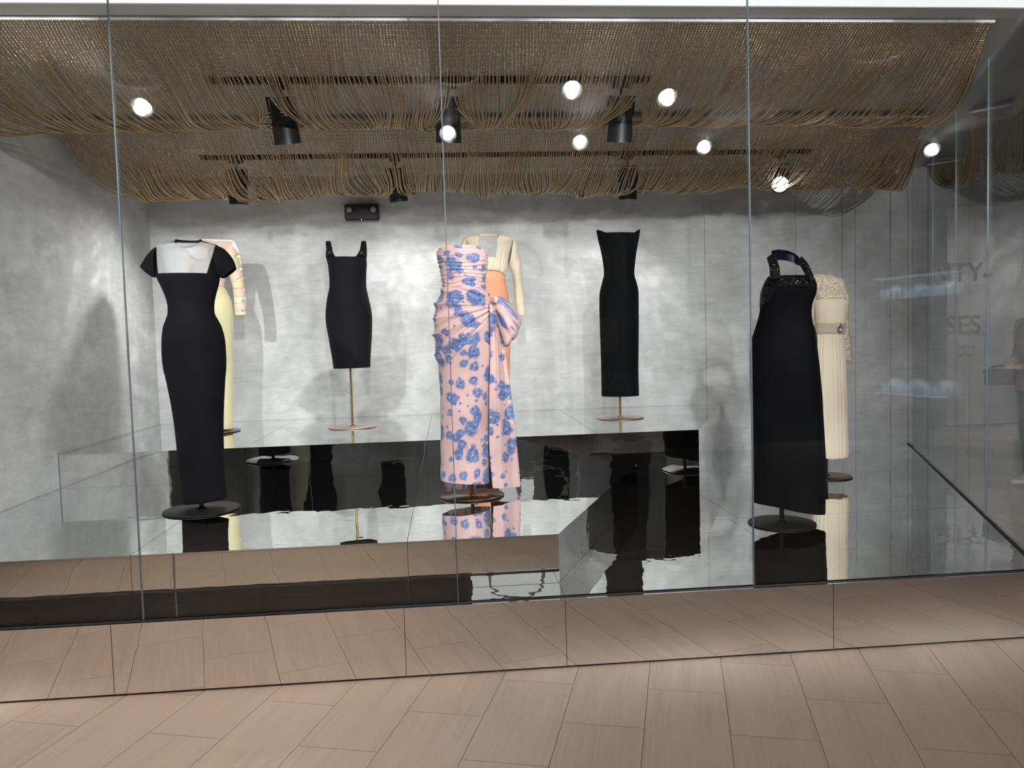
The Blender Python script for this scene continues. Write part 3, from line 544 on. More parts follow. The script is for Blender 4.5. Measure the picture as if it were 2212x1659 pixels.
G1 = 'spotlights on the front track'; G2 = 'spotlights on the rear track'
spotlight(-.868, 1.32, 2.765, 2.53, (-1.2, YW, .9), 'leftmost black spotlight on the front track, half covered by gold chains', SP1, (.07, .30, -1), G1)
spotlight(.058, 1.32, 2.765, 2.53, (-.2, YW, .9), 'middle black spotlight on the front track, hanging in a gap of the chains', SP1, (-.02, .30, -1), G1)
spotlight(1.049, 1.32, 2.76, 2.53, (.9, YW, .9), 'rightmost black spotlight on the front track, crossed by parted chains', SP1, (0, .30, -1), G1)
spotlight(-1.575, 3.15, 2.745, 2.54, (XL, 2.5, .5), 'leftmost black spotlight hanging below the rear chains above the left end of the wall', SP2*1.7, (0, .10, -1), G2, size=120)
spotlight(-.354, 3.15, 2.745, 2.52, (-.4, YW, .5), 'black spotlight hanging below the rear chains near the emergency light', SP2, (.08, .12, -1), G2, size=120)
spotlight(1.511, 3.15, 2.735, 2.5, (1.2, YW, .5), 'black spotlight hanging below the rear chains above the black strapless dress', SP2, (0, .10, -1), G2, size=120)
spotlight(2.779, 3.15, 2.665, 2.5, (1.7, 1.0, .9), 'lit white spotlight in the rear chains at right, its lens facing the glass', SP3, (-.35, -.8, -.45), G2, True)

s_ = empty('ceiling_sensor', (SEN[0], SEN[1], ZC+.03), 'small round white sensor on the ceiling seen through the rear chain curtain at left', 'sensor')
lathe('cover', [(0, -.03), (.05, -.026), (.068, -.012), (.07, 0)], pmat('white sensor plastic', (.8, .8, .8), .3), s_, 28); lathe('dome', [(0, -.04), (.018, -.036), (.022, -.028)], CRYST, s_, 16)
# emergency light on the wall
e = empty('emergency_light', (-.69, YW, 2.52), 'black emergency light box with two round lamp heads on the grey wall', 'light')
v = [(-.148,-.02,.066),(-.07,-.02,.073),(.07,-.02,.073),(.148,-.02,.066),(.150,-.02,-.055),(.143,-.02,-.072),(-.135,-.02,-.072),(-.146,-.02,-.06)]
n = len(v); vv = v + [(x*.98, -.06, z*.96) for x, _, z in v] + [(x, 0, z) for x, _, z in v]
ff = [tuple(range(n, 2*n))] + [(i, (i+1)%n, n+(i+1)%n, n+i) for i in range(n)] + [(2*n+i, 2*n+(i+1)%n, (i+1)%n, i) for i in range(n)]
mesh('housing', vv, ff, BLK, e, bev=.004); box('bottom_strip', (-.132, .14, -.056, -.01, -.082, -.0725), pmat('grey plastic', (.16, .16, .17), .4), e, bev=.003)
for sx, cc in ((-1, (.45, .45, .25)), (1, (.55, .5, .45))):
    h = lathe('lamp_head', [(.0, 0), (.034, 0), (.036, .02), (.031, .026), (.026, .02), (0, .018)], BLK, e, 24, (sx*.103, -.058, .012), (PI/2, 0, 0))
    lathe('lens', [(0, .023), (.015, .0225), (.0245, .0195)], pmat('lamp lens', cc, .12, .4, noise=(120, .5)), h, 20)
lathe('indicator', [(0, .004), (.003, .002), (.003, 0)], emat('indicator', (1, .55, .6), 3), e, 8, (-.003, -.06, -.068), (PI/2, 0, 0))

# adjustable downlights of the gallery ceiling, swivelled toward the showcase, plus added cans for the floor
DLM = emat('downlight lens', (1, .985, .96), 55.0); DLR = pmat('white trim ring', (.8, .8, .8), .3)
GD = 'gallery downlights swivelled toward the showcase'
def downlight(x, y, aim, q, pw, size=70, blend=.8, deep=False):
    e = empty('ceiling_downlight', (x, y, 2.82 if deep else 3.0), ('added black can downlight on the ceiling, ' if deep else 'lit swivel downlight reflected in the glass, ') + q, 'light', GD)
    lathe('trim_ring', [(.12, .0), (.121, -.006), (.138, -.004), (.14, 0)] if deep else [(.078, .0), (.079, -.008), (.098, -.005), (.1, 0)], DLR, e, 32)
    d = (Vector(aim)-Vector((x, y, 2.96))).normalized(); pv = Vector((d.x, d.y, d.z*1.3-.25)).normalized()
    if deep:                                  # added lamp to brighten the floor, set deep in a black baffle
        pv = d
        lathe('baffle', [(.12, 0), (.05, .16), (0, .16)], BLKM, e, 24); lathe('can', [(.142, 0), (.142, .178), (0, .178)], BLKM, e, 28)
        lathe('lens', [(0, .158), (.048, .158)], DLM, e, 24)
    g = e if deep else lathe('gimbal', [(0, .03), (.062, .03), (.070, -.035), (.064, -.038), (.050, -.008), (0, -.008)], DLR, e, 32, (0, 0, -.045))
    if not deep:
        g.rotation_mode = 'QUATERNION'; g.rotation_quaternion = Vector((0, 0, -1)).rotation_difference(pv)
        lathe('lens', [(0, -.026), (.035, -.022), (.0485, -.010)], DLM, g, 28)
    ld = bpy.data.lights.new('downlight_lamp', 'SPOT'); ld.energy = pw; ld.spot_size = math.radians(size); ld.spot_blend = blend; ld.shadow_soft_size = .035; ld.color = (1, .86, .74) if deep else (1, .985, .97)
    lo = bpy.data.objects.new('downlight_lamp', ld); link(lo, e); lo.location = Vector((0, 0, .10)) if deep else Vector((0, 0, -.045))+pv*.06; lo.rotation_mode = 'QUATERNION'; lo.rotation_quaternion = d.to_track_quat('-Z', 'Y'); gobo(ld, x*3) if not deep else None
for a in DOWN: downlight(*a)
# ---------------------------------------------------------------- stands
def stand(key, label, r, pole_h, dm, pm, pr=.0085):
    e = empty('dress_stand', POS[key], label, 'stand', 'round based dress stands')
    lathe('base_disc', [(0, .0115), (r-.004, .009), (r, .006), (r, .0035), (r-.004, .001), (0, .001)], dm, e, 64)
    lathe('pole', [(0, pole_h), (pr, pole_h), (pr, .0115)], pm, e, 16); lathe('flange', [(pr+.0005, .02), (pr+.006, .018), (.026, .0135), (.026, .0105)], pm, e, 20)
stand('s1', 'matte black stand under the black gown with the sheer yoke', .197, 1.0, BLKM, BLKM, .012)
stand('s2', 'grey bronze stand under the yellow and pink gown', .2, .9, BRONZE, BLKM)
stand('s3', 'brass pole stand with pale disc under the short black dress', .186, .95, BRONZEL, BRASS)
stand('s4', 'brown bronze disc stand with brass pole under the floral gown', .181, 1.0, BRONZE, BRASS, .0105)
stand('s5', 'bronze stand hidden behind the floral gown under the peach and cream dress', .18, .9, BRONZE, BRASS)
stand('s6', 'brass pole stand with pale disc under the black strapless dress', .186, 1.0, BRONZEL, BRASS)
stand('s7', 'matte black stand under the black halter gown', .186, 1.1, BLKM, BLKM, .013)
stand('s8', 'brown disc stand under the cream lace gown, behind the black halter gown', .18, .9, BRONZE, BLKM)

def par(key, x, y, z):
    k = y/(POS[key][1]+3.2395); return (x + (POS[key][0]+x)*k, y, z + (POS[key][2]+z-1.4)*k)
def garment(key, name, label): return empty(name, POS[key], label, 'dress', 'dresses on display stands')
def plain(rings, mat, parent, name='bodice', nseg=64, nrow=70, amp=.0015, f0=22, seed=1, topfn=None, solid=.004):
    P, th, hw = loft(rings, nseg, nrow)
    if topfn is not None:
        k = np.exp(-np.arange(nrow)/(nrow*.10))[:, None]; P[..., 2] += topfn(th, P)*k
    if amp: P = nrm_disp(P, wr(th*.15, P[..., 2], amp, f0, seed))
    u = th*hw.mean()*.9
    return grid_obj(name, P, mat, parent, True, np.stack([u, P[..., 2]], -1), solid)
def sleeve(rings, mat, parent, nrow=30, amp=.002, name='sleeve', seed=4, nseg=28):
    P, th, hw = loft(rings, nseg, nrow); P = nrm_disp(P, wr(th*.04, P[..., 2], amp, 60, seed))
    return grid_obj(name, P, mat, parent, True, np.stack([th*.045, P[..., 2]], -1), .003)
def disc_button(name, x, z, y, r, mat, parent):
    return lathe(name, [(0, .006), (r*.35, .006), (r*.5, .0045), (r*.8, .0065), (r, .004), (r, 0), (0, 0)], mat, parent, 18, (x, y, z), (PI/2, 0, 0))

# 1 black gown with sheer yoke
d = garment('s1', 'evening_gown', 'long black gown with sheer square yoke and short sleeves on the lower step')
(xl0, xr0, zy), (xl1, xr1, zs) = D1_EDGE
R = np.array(D1_BODY); tq = np.linspace(0, len(R)-1, 400); zc = cat_interp(R, tq); zc = (zc[:, 1]+zc[:, 3])/2; ty = np.interp(-zy, -zc, tq)
tp = np.r_[np.linspace(0, ty, 26), np.linspace(ty, len(R)-1, 80)[1:]]; I = cat_interp(R, tp)
z = (I[:, 1]+I[:, 3])/2; hx = (I[:, 2]-I[:, 0])/2; cx = (I[:, 0]+I[:, 2])/2
k = np.clip((z-zy)/(zs-zy), 0, 1); xl = xl0+(xl1-xl0)*k; xrr = xr0+(xr1-xr0)*k
tl = np.arcsin(np.clip((cx-xl)/hx, .05, .97)); tr_ = np.arcsin(np.clip((xrr-cx)/hx, .05, .97))
tl[26:] = tl[25]; tr_[26:] = tr_[25]; nb = [8, 6, 16, 16, 6, 8, 0]; TH = []
for i in range(len(tp)):
    br = [-PI, -PI+tl[i], -tl[i], 0, tr_[i], PI-tr_[i], PI]; row = []
    for a, b, m_ in zip(br[:-1], br[1:], (14, 12, 14, 14, 12, 14)): row += list(np.linspace(a, b, m_, endpoint=False))
    TH.append(row)
P, th, hw = loft(D1_BODY, th=np.array(TH), tpar=tp); nc = P.shape[1]
P[..., 2] -= .042*np.cos(th).clip(0, 1)*np.exp(-np.arange(len(tp))/5.0)[:, None]
P = nrm_disp(P, wr(th*.15, P[..., 2], .0012, 18, 3)*(np.arange(len(tp))[:, None] > 30)); uv = np.stack([th*.15, P[..., 2]], -1)
fa = grid_faces(len(tp), nc); sh = []; bk = []
colk = lambda j: (j < 14) or (26 <= j < 54) or (j >= 66)
for i_, f in enumerate(fa):
    (sh if (i_ // nc < 25 and colk(i_ % nc)) else bk).append(f)
def sub(P, uv, faces):
    used = sorted({i for f in faces for i in f}); mp = {a: b for b, a in enumerate(used)}
    return P.reshape(-1, 3)[used], [tuple(mp[i] for i in f) for f in faces], uv.reshape(-1, 2)[used]
V, F, U = sub(P, uv, bk); mesh('body', V, F, D_BLK, d, True, U, solid=.004)
V, F, U = sub(P, uv, sh); o = mesh('yoke', V, F, SHEER, d, True, U); o['label'] = 'sheer pale tulle yoke'
tube('collar', [tuple(p) for p in P[0]], .006, D_BLK, d, 8, True)
sleeve(D1_SL, D_BLK, d); sleeve(D1_SR, D_BLK, d)

# 2 yellow and pink gown
d = garment('s2', 'evening_gown', 'yellow gown with pink top and striped sleeves behind the sheer yoke gown')
R = np.array(D2_BODY); iw = 6
zc = (R[:, 1]+R[:, 3])/2; tw_ = np.interp(-D2_ZW, -zc, np.arange(len(R)))
P, th, hw = loft(D2_BODY, 64, 24, tpar=np.linspace(0, tw_, 24)); P = nrm_disp(P, wr(P[..., 2]*3, th*.3, .004, 30, 8)); o = grid_obj('bodice', P, PINKS, d); o['label'] = 'draped pale pink bodice'
P, th, hw = loft(D2_BODY, 64, 60, tpar=np.linspace(tw_, len(R)-1, 60)); P = nrm_disp(P, wr(th*.2, P[..., 2], .0012, 20, 9)); grid_obj('skirt', P, YEL, d)
for rings in (D2_SL, D2_SR):
    P, th, hw = loft(rings, 26, 41); P = nrm_disp(P, wr(th*.04, P[..., 2], .0025, 60, 7)); z0, z1_ = P[:, :, 2].mean(1)[0], P[:, :, 2].mean(1)[-1]
    cut = [0, 8, 14, 19, 24, 29, 33, 37, 40]
    for i in range(8):
        o = grid_obj('sleeve_band', P[cut[i]:cut[i+1]+1], PINKS if i % 2 == 0 else YEL, d, solid=.003)
        o['label'] = 'pale pink sleeve band' if i % 2 == 0 else 'pale yellow sleeve band'
for x, z in D2_BTN: disc_button('button', x, z, -.034, .011, CRYST, d)

# 3 short black dress
d = garment('s3', 'cocktail_dress', 'short black sheath dress with buttoned straps on the rear step')
hs = D3_BODY[0]; hw0 = (hs[2]-hs[0])/2
def top3(th, P): 
    s = np.abs(np.sin(th)); return .062*sm(.45, .82, s)**1.5*(1-.95*sm(.93, 1, s)) + .008
plain(D3_BODY, D_BLK2, d, 'body', 96, 90, .002, 30, 12, top3)
ym = -.095
for pts in D3_STRAP:
    q = [par('s3', x, y, z) for (x, z), y in zip(pts, (-.098, -.093, -.06, -.02))]; sx = 1 if pts[0][0] > 0 else -1
    xt, zt = pts[3]; q += [(xt, .03, zt-.004), (xt-.003*sx, .085, zt-.06), (xt-.006*sx, .10, zt-.115)]
    ribbon('strap', q, [(.034, 0, 0)]*len(q), .006, D_BLK2, d)
for x, z in D3_BTN: disc_button('button', par('s3', x, -.106, z)[0], par('s3', x, -.106, z)[2], -.106, .013, pmat('dark horn button', (.03, .03, .035), .2), d)

# 4 floral strapless gown
d = garment('s4', 'evening_gown', 'pink strapless gown with blue flower print, draped hip and side bow')
nr, ncg = 360, 240
P, th, hw = loft(D4_BODY, ncg, nr); xk, zk = D4_KNOT
top4 = -.012*(np.abs(np.sin(th))**3) + .02*np.cos(th).clip(-1, 0)
P[..., 2] += top4*np.exp(-np.arange(nr)/16)[:, None]
X, Z = P[..., 0], P[..., 2]; zw = zk + .075; front = sm(-.25, .25, np.cos(th))
bod = sm(zw-.03, zw+.03, Z); tz = Z + wr(th*1.0, Z*6, .008, 3.2, 21)
rdg = lambda x: 1-2*np.abs(np.sin(x/2))**.55
ruch = bod*(.0058*rdg(2*PI*tz/.021+1.6*np.sin(th*3+Z*40)) + .003*rdg(2*PI*tz/.0123+2.2*np.sin(th*5+Z*21)+1) + wr(Z*1.0, th*.05, .0035, 220, 31))
phi = np.arctan2(zk-.01-Z, xk+.03-X); rad = np.hypot(zk-Z, xk-X)
lim = (zk-.30) - .0*X + .62*(X-xk)*-1*-1
line = zk - .05 - (xk-X)*1.05                     # lower edge of the wrap, running down to the left hip
wrap = (1-bod)*sm(line-.006, line+.006, Z)*front
drp = wrap*(.007 + .0135*rdg(phi*27+wr(rad, phi*.1, 1.8, 9, 41)) * sm(.0, .12, rad) + .0055*rdg(phi*47+wr(rad, phi*.2, 2.0, 14, 43))*sm(.0, .1, rad) + wr(phi*.1, rad*.02, .003, 420, 44))
low = (1-bod)*(1-wrap)*(wr(th*.12, Z, .005, 38, 51) + wr(th*.05, Z*1.0, .003, 90, 52))
P = nrm_disp(P, ruch*(.55+.45*np.abs(np.cos(th))) + drp + low)
vv_ = np.where(Z > zw, zw + (Z-zw)*1.7, Z) + wrap*(.05*np.sin(phi)); uu_ = th*.145 + wrap*.02*np.cos(phi*2)
grid_obj('body', P, FLORAL, d, True, np.stack([uu_, vv_], -1), .004)
# hanging tail panel
tl_ = np.array([[*a, *b] for a, b in D4_TAIL]); Tt = cat_interp(tl_, np.linspace(0, len(tl_)-1, 90)); s = np.linspace(0, 1, 40)
Xt = Tt[:, 0:1]+(Tt[:, 2:3]-Tt[:, 0:1])*s; Zt = Tt[:, 1:2]+(Tt[:, 3:4]-Tt[:, 1:2])*s; v_ = np.linspace(0, 1, 90)[:, None]
Yt = -.095 + .02*v_ + .10*(s[None]**1.6)*v_**.6 + .014*np.sin(s*9.5+v_*1.2)*(1-.55*v_) + .006*np.sin(s*23+v_*3)*(1-v_) + .06*s[None]*(1-v_)**2
Pt = np.stack([Xt, Yt, Zt], -1); Pt[..., 0] -= .014*(1-s[None])
o = grid_obj('tail_panel', Pt, FLORAL, d, False, np.stack([Xt*1.0+Yt*.3+.7, Zt], -1), .004)
tb = np.linspace(0, 1, 24)[:, None]; sb = np.linspace(0, 1, 16)[None]
Xb = D4_TAIL[2][0][0]-.03 + (D4_TAIL[8][1][0]-D4_TAIL[2][0][0]+.02)*sb*(.45+.5*tb) + 0*tb; Zb = D4_TAIL[2][0][1]-.1 + (D4_TAIL[8][0][1]+.012-D4_TAIL[2][0][1]+.1)*tb + 0*sb; Yb = .06 + .03*np.sin(sb*5+tb) + .03*tb
o = grid_obj('train_lining', np.stack([Xb, Yb, Zb], -1), pmat('brown silk lining', (.10, .055, .05), .5), d, False, None, .004); o['label'] = 'dark brown inside of the train'
P, th, hw = loft(D4_BOW, 44, 50); P[..., 1] -= .03; P = nrm_disp(P, (wr(P[..., 0], P[..., 2], .006, 70, 61) + .006*rdg(th*6+np.linspace(0, 5, 50)[:, None]))*sm(0, .2, np.linspace(0, 1, 50))[:, None])
grid_obj('bow', P, FLORAL, d, True, np.stack([th*.10+1.62, P[..., 2]*1.0+P[..., 0]*.9+.31], -1), .004)
kv = []; 
for i in range(9):
    for j in range(14):
        a = PI*i/8; b = 2*PI*j/14; r_ = .017*(1+.18*math.sin(5*b+i)); kv.append((xk+r_*math.sin(a)*math.cos(b), -.112+.016*math.sin(a)*math.sin(b), zk+.008+.021*math.cos(a)))
mesh('knot', kv, grid_faces(9, 14), FLORAL, d, True, [(v[0]+2, v[2]) for v in kv], sub=1)

# 5 cream and peach dress
d = garment('s5', 'evening_dress', 'peach skirt dress with cream long sleeved bodice behind the floral gown')
P, th, hw = loft(D5_SKIRT, 56, 70); P = nrm_disp(P, wr(th*.2, P[..., 2], .0012, 20, 15)); o = grid_obj('skirt', P, PEACH, d); o['label'] = 'plain peach skirt'
# bodice with an open squared neck: faces inside the opening are dropped
P, th, hw = loft(D5_BLOUSE, 120, 70); (nx0, nz0), (nx1, nz1), (nx2, nz2), (nx3, nz3), _, _ = D5_NECK; zb = nz3-.075
cf = np.cos(th); gat = sm(.30, .0, P[..., 2]-P[..., 2].min()); P = nrm_disp(P, wr(th*.18, P[..., 2]*.25, .006, 160, 16)*gat + wr(th*.2, P[..., 2], .002, 40, 17))
hem = np.exp(-np.arange(70)[::-1]/6.0)[:, None]; P[..., 2] += hem*(.045*np.cos(th).clip(0, 1)**1.5)
fs = []
for i_, f in enumerate(grid_faces(70, 120)):
    c = P.reshape(-1, 3)[list(f)].mean(0); t_ = np.clip((nz0-c[2])/(nz0-zb), 0, 1)
    if c[1] < .0 and c[2] > zb and nx0+.004*t_ < c[0] < nx2-.035*t_: continue
    if c[1] > 0 and c[2] > zb and nx0-.01 < c[0] < nx2+.01: continue
    fs.append(f)
V, F, U = sub(P, np.stack([th*.15, P[..., 2]], -1), fs); o = mesh('bodice', V, F, CREAMB, d, True, U, solid=.004); o['label'] = 'gathered cream bodice'
ribbon('neck_band', [(nx0-.004, .015, nz0-.004), ((nx0+nx2)/2, .035, nz0+.002), (nx2+.004, .015, nz0-.004)], [(0, .004, .014)]*3, .004, CREAMB, d)
zm = zb+.01; mv = [(nx0-.02, -.07, zm), (nx2-.02, -.082, zm+.004), (nx2-.03, -.088, zm-.08), (nx0-.02, -.088, zm-.08)]
mesh('camisole', mv, [(0, 1, 2, 3)], CREAMB, d, solid=.003)
sleeve(D5_SR, CREAMB, d, 50, .003, seed=18); sleeve(D5_SL, CREAMB, d, 50, .003, seed=19)
for rings in (D5_SR, D5_SL):
    q = [tuple(x) for x in rings[-3:]]; q = [(a-.002, b, c+.002, e_, g*1.08) for a, b, c, e_, g in q]; sleeve(q, CREAMB, d, 10, .0, 'cuff')
disc_button('button', D5_BTN[0], D5_BTN[1], -.036, .009, CRYST, d)

# 6 black strapless dress
d = garment('s6', 'evening_dress', 'long narrow black strapless dress with pointed bust corners on a brass stand')
def top6(th, P):
    s = np.abs(np.sin(th)); return .026*sm(.62, 1.0, s) + .006*(np.sin(th) > .6)*sm(.6, 1, s)
plain(D6_BODY, D_BLK3, d, 'body', 96, 100, .0016, 26, 23, top6)
R = np.array(D6_BODY); wI = cat_interp(R, np.array([4.25]))[0]; a_ = np.linspace(-PI, PI, 60, endpoint=False)
wx = (wI[0]+wI[2])/2 + (wI[2]-wI[0])/2*np.sin(a_)*1.012; wz = (wI[1]+wI[3])/2-.002 + .012*np.sin(a_)-.008*np.cos(a_); wy = -wI[4]*np.cos(a_)*1.012
tube('waist_seam', list(zip(wx, wy, wz)), .0022, D_BLK3, d, 5, True)

# 7 black halter gown
d = garment('s7', 'evening_gown', 'long black velvet halter gown with sequined neckband, nearest the right end')
P, th, hw = loft(D7_BODY, 120, 120)
fold = sm(.0, .35, (P[..., 2].max()-P[..., 2]))*(.010*np.maximum(0, np.cos((th-.55)*3.0))**2 + .007*np.sin(th*4.0+.6))*sm(.2, .8, np.cos(th)*.5+.5)
hemr = .012*sm(.8, 1.0, np.linspace(0, 1, 120))[:, None]*np.sin(th*3+1)
P = nrm_disp(P, fold + hemr + wr(th*.2, P[..., 2], .0015, 15, 27)); uv = np.stack([th*.18, P[..., 2]], -1)
mesh('body', P.reshape(-1, 3), grid_faces(120, 120), VELVET, d, True, uv.reshape(-1, 2), solid=.004)
# sequined band along the neckline and sequined side panel, laid just proud of the body
def patch(rows, cols, name, off=.003, keep=None, mat=SEQ):
    Q = nrm_disp(P, np.full(P.shape[:2], off)); f = [q for i_, q in enumerate(grid_faces(120, 120)) if keep(Q.reshape(-1, 3)[list(q)].mean(0), th[i_ // 120, i_ % 120])]
    V, F, U = sub(Q, uv, f); o = mesh(name, V, F, mat, d, True, U, solid=.002); return o
zt = max(D7_BODY[0][1], D7_BODY[0][3]); (sx0, sz0), (sx1, sz1) = D7_SIDE
o = patch(0, 0, 'neck_band', keep=lambda c, t: c[2] > zt-.052-.02*np.cos(t)); o['label'] = 'glittering sequined neckline band'
o = patch(0, 0, 'side_panel', keep=lambda c, t: c[1] < .02 and c[2] < zt-.04 and c[2] > sz1-.045 and c[0] < sx0 + (sx1-sx0)*(sz0-c[2])/(sz0-sz1)); o['label'] = 'glittering sequined side panel'
px, pz = D7_PATCH
patch(0, 0, 'waist_patch', keep=lambda c, t: c[1] < .06 and ((c[0]-px)/.022)**2 + ((c[2]-pz)/.055)**2 < 1 )
beads = []
for i in range(46):
    t = i/45; x = sx0+(sx1-sx0)*t; z = sz0+(sz1-sz0)*t; row = np.argmin(abs(P[:, 60, 2]-z)); j = np.argmin(abs(P[row, 20:100, 0]-x)+ (P[row, 20:100, 1] > 0)*9)+20
    c = P[row, j]; v, f = lathe_vf([(0, -.0022), (.0022, 0), (0, .0022)], 6); beads.append(([(a+c[0], b+c[1]-.005, e_+z) for a, b, e_ in v], f))
mesh('bead_trim', *join_vf(beads), CRYST if False else pmat('jet bead', (.05, .05, .06), .08, .8), d, True, kind='stuff')
yl = [-.085, -.075, -.05, -.01, .02]
ribbon('strap', [par('s7', x, y, z) for (x, z), y in zip(D7_STRAPL, yl)], [(.05, -.012, -.006), (.053, -.012, -.006), (.052, -.01, -.004), (.05, 0, .012), (.045, .012, .03)], .007, SEQ, d)
yb = [.02, .05, .075, .07, .045]
ribbon('neck_back', [par('s7', x, y, z-.01) for (x, z), y in zip(D7_BACK, yb)], [(0, .004, .046), (0, .004, .05), (0, .004, .05), (.0, .004, .047), (.006, .004, .042)], .006, LINING, d)
ribbon('neck_roll', [par('s7', x, y+.002, z+.014) for (x, z), y in zip(D7_BACK, yb)], [(0, .012, .012)]*5, .010, SEQ, d)
yr = [.05, .01, -.03, -.07, -.085]
ribbon('strap', [par('s7', x, y, z) for (x, z), y in zip(D7_STRAPR, yr)], [(.022, -.02, .030), (.028, -.02, .022), (.030, -.02, .014), (.032, -.016, .008), (.034, -.014, .004)], .007, SEQ, d)
# sparkling stones on the straps
st = []
g = np.random.default_rng(5)
for pts, ys, wv in ((D7_STRAPR, yr, .026), (D7_STRAPL[:3], yl[:3], .04)):
    for i in range(34 if wv < .03 else 14):
        t = g.uniform(0, len(pts)-1.01); a = cat_interp(np.array([par('s7', x, y, z) for (x, z), y in zip(pts, ys)]), np.array([t]))[0]
        v, f = lathe_vf([(0, -.0022), (.0024, 0), (0, .0022)], 5); st.append(([(p_+a[0]+g.uniform(-.5, .5)*wv, q_+a[1]-.009, s_+a[2]+g.uniform(-.5, .5)*.012) for p_, q_, s_ in v], f))
mesh('sparkle_stone', *join_vf(st), JET, d, False, kind='stuff')

# 8 cream lace gown
d = garment('s8', 'evening_gown', 'cream gown with lace yoke and sleeves and jewelled belt behind the black halter gown')
R = np.array(D8_BODY); zc = (R[:, 1]+R[:, 3])/2; it = lambda z: float(np.interp(-z, -zc, np.arange(len(R))))
P, th, hw = loft(D8_BODY, 72, 26, tpar=np.linspace(0, it(D8_YOKE), 26)); P = nrm_disp(P, wr(th*.15, P[..., 2], .004, 110, 29)); o = grid_obj('lace_yoke', P, LACE, d); o['label'] = 'cream lace yoke'
P, th, hw = loft(D8_BODY, 96, 120, tpar=np.linspace(it(D8_YOKE), len(R)-1, 120)); vs = np.linspace(0, 1, 120)[:, None]
P = nrm_disp(P, .0028*np.sin(th*26)*sm(.1, .3, vs) + wr(th*.3, P[..., 2], .0025, 40, 33)); P[-1, :, 2] += .004*np.sin(th[-1]*9); grid_obj('body', P, CREAMW, d)
z0_, z1_ = D8_BELT; q = np.linspace(it(z1_), it(z0_), 6); P, th, hw = loft(D8_BODY, 72, 6, tpar=q); P = nrm_disp(P, np.full(P.shape[:2], .006)); grid_obj('belt', P, CREAMB, d)
bk_ = empty; bx, bz = D8_BUCKLE; st = []
v, f = lathe_vf([(0, .006), (.45, .006), (.5, .010), (.8, .012), (1, .006), (1, 0)], 24); b = mesh('buckle', [(x*.024, -z, y*.042) for x, y, z in v], f, pmat('silver setting', (.5, .5, .52), .25, 1), d, True); b.location = par('s8', bx, -.078, bz)
for rn, cnt in ((.88, 18), (.6, 12), (.3, 6)):
    for i in range(cnt):
        a = 2*PI*i/cnt; v, f = lathe_vf([(0, -.004), (.0042, 0), (0, .004)], 6); st.append(([(x+.024*rn*math.cos(a), y-.012, z+.042*rn*math.sin(a)) for x, y, z in v], f))
o = mesh('crystal', *join_vf(st), CRYST, b, False, kind='stuff')
for rings, sd in ((D8_SR, 35), (D8_SL, 36)):
    o = sleeve(rings, LACE, d, 40, .004, 'lace_sleeve', sd)
# ---------------------------------------------------------------- lettering, framed picture, shelf of bottles, visitor
def text(body, loc, rot, size, mat, parent, ext=.004, shear=0.0, align='CENTER', name='lettering', sp=1.0):
    c = bpy.data.curves.new(name, 'FONT'); c.body = body; c.size = size; c.extrude = ext; c.align_x = align; c.shear = shear; c.space_character = sp
    c.materials.append(mat); o = bpy.data.objects.new(name, c); link(o, parent); o.location = loc; o.rotation_euler = rot; c.resolution_u = 4; return o
FR = (PI/2, 0, PI)        # on the wall behind the photographer, facing the showcase
YF = -6.2
def ring_letter(x, z, R, t, gap):
    n = 64; a0 = gap; a1 = 2*PI-gap; cl = gap == 0; V = []; F = []
    m_ = n if cl else n+1
    for i in range(m_):
        a = a0+(a1-a0)*i/n
        for r in (R-t, R):
            for y in (YF+.012, YF+.032): V.append((x-r*math.cos(a), y, z+r*math.sin(a)))
    for i in range(n):
        A = i*4; B = ((i+1) % m_)*4
        F += [(A, A+1, B+1, B), (A+3, A+2, B+2, B+3), (A+1, A+3, B+3, B+1), (A+2, A, B, B+2)]
    return mesh('lettering', V, F, LETTERG, wf)
ring_letter(.81, 2.18, .38, .05, 0); ring_letter(1.62, 2.21, .38, .05, .75); box('lettering', (2.15, 2.20, YF, YF+.02, 1.83, 2.57), LETTERG, wf)
text('OO  AT BEC', (.98, YF+.004, 2.66), FR, .22, LETTERG, wf, .008)
for i, s_ in enumerate(('OLUT', 'E STY', 'ND VO')): text(s_, (5.02, YF+.004, 1.87-.115*i), FR, .095, LETTERG, wf)
for i, s_ in enumerate(('What began', 'something')): text(s_, (2.0, YF+.004, .86-.13*i), FR, .11, LETTERG, wf, shear=.25)
e = empty('added_light_panel', (.82, YF+.002, 2.36), 'added white lit panel behind the ring letter high on the dark wall facing the showcase', 'added light panel')  # invented panel, added so the front mirror shows a bright strip
box('panel_face', (-.62, .62, 0, .012, -.26, .26), emat('added white panel glow', (1, 1, 1), .33), e); box('panel_rim', (-.635, .635, 0, .010, -.275, .275), BLK, e)
e = empty('framed_picture', (1.83, YF, 1.38), 'black framed picture with a pale sheet on the dark wall facing the showcase', 'picture')
fr = []
for b in ((-.40, .40, 0, .03, .31, .35), (-.40, .40, 0, .03, -.35, -.31), (-.40, -.36, 0, .03, -.31, .31), (.36, .40, 0, .03, -.31, .31)): box('frame_rail', b, BLK, e)
box('mount', (-.36, .36, 0, .012, -.31, .31), DARK, e); box('sheet', (-.16, .24, .0125, .014, -.2, .21), pmat('grey paper', (.6, .59, .58), .8), e)
sk = []; g = random.Random(4)
for i in range(26):
    x = g.uniform(-.05, .07); z = g.uniform(-.16, .1); a = g.uniform(-.3, .3); sk.append(([(x-.006, .0145, z), (x+.006, .0145, z), (x+.006+a*.1, .0145, z+.05), (x-.002+a*.1, .0145, z+.05)], [(3, 2, 1, 0)]))
mesh('sketch', *join_vf(sk), pmat('charcoal', (.05, .05, .05), .9), e, kind='stuff')
box('plate', (0,0,0,0,0,0), CPANEL).name if False else None
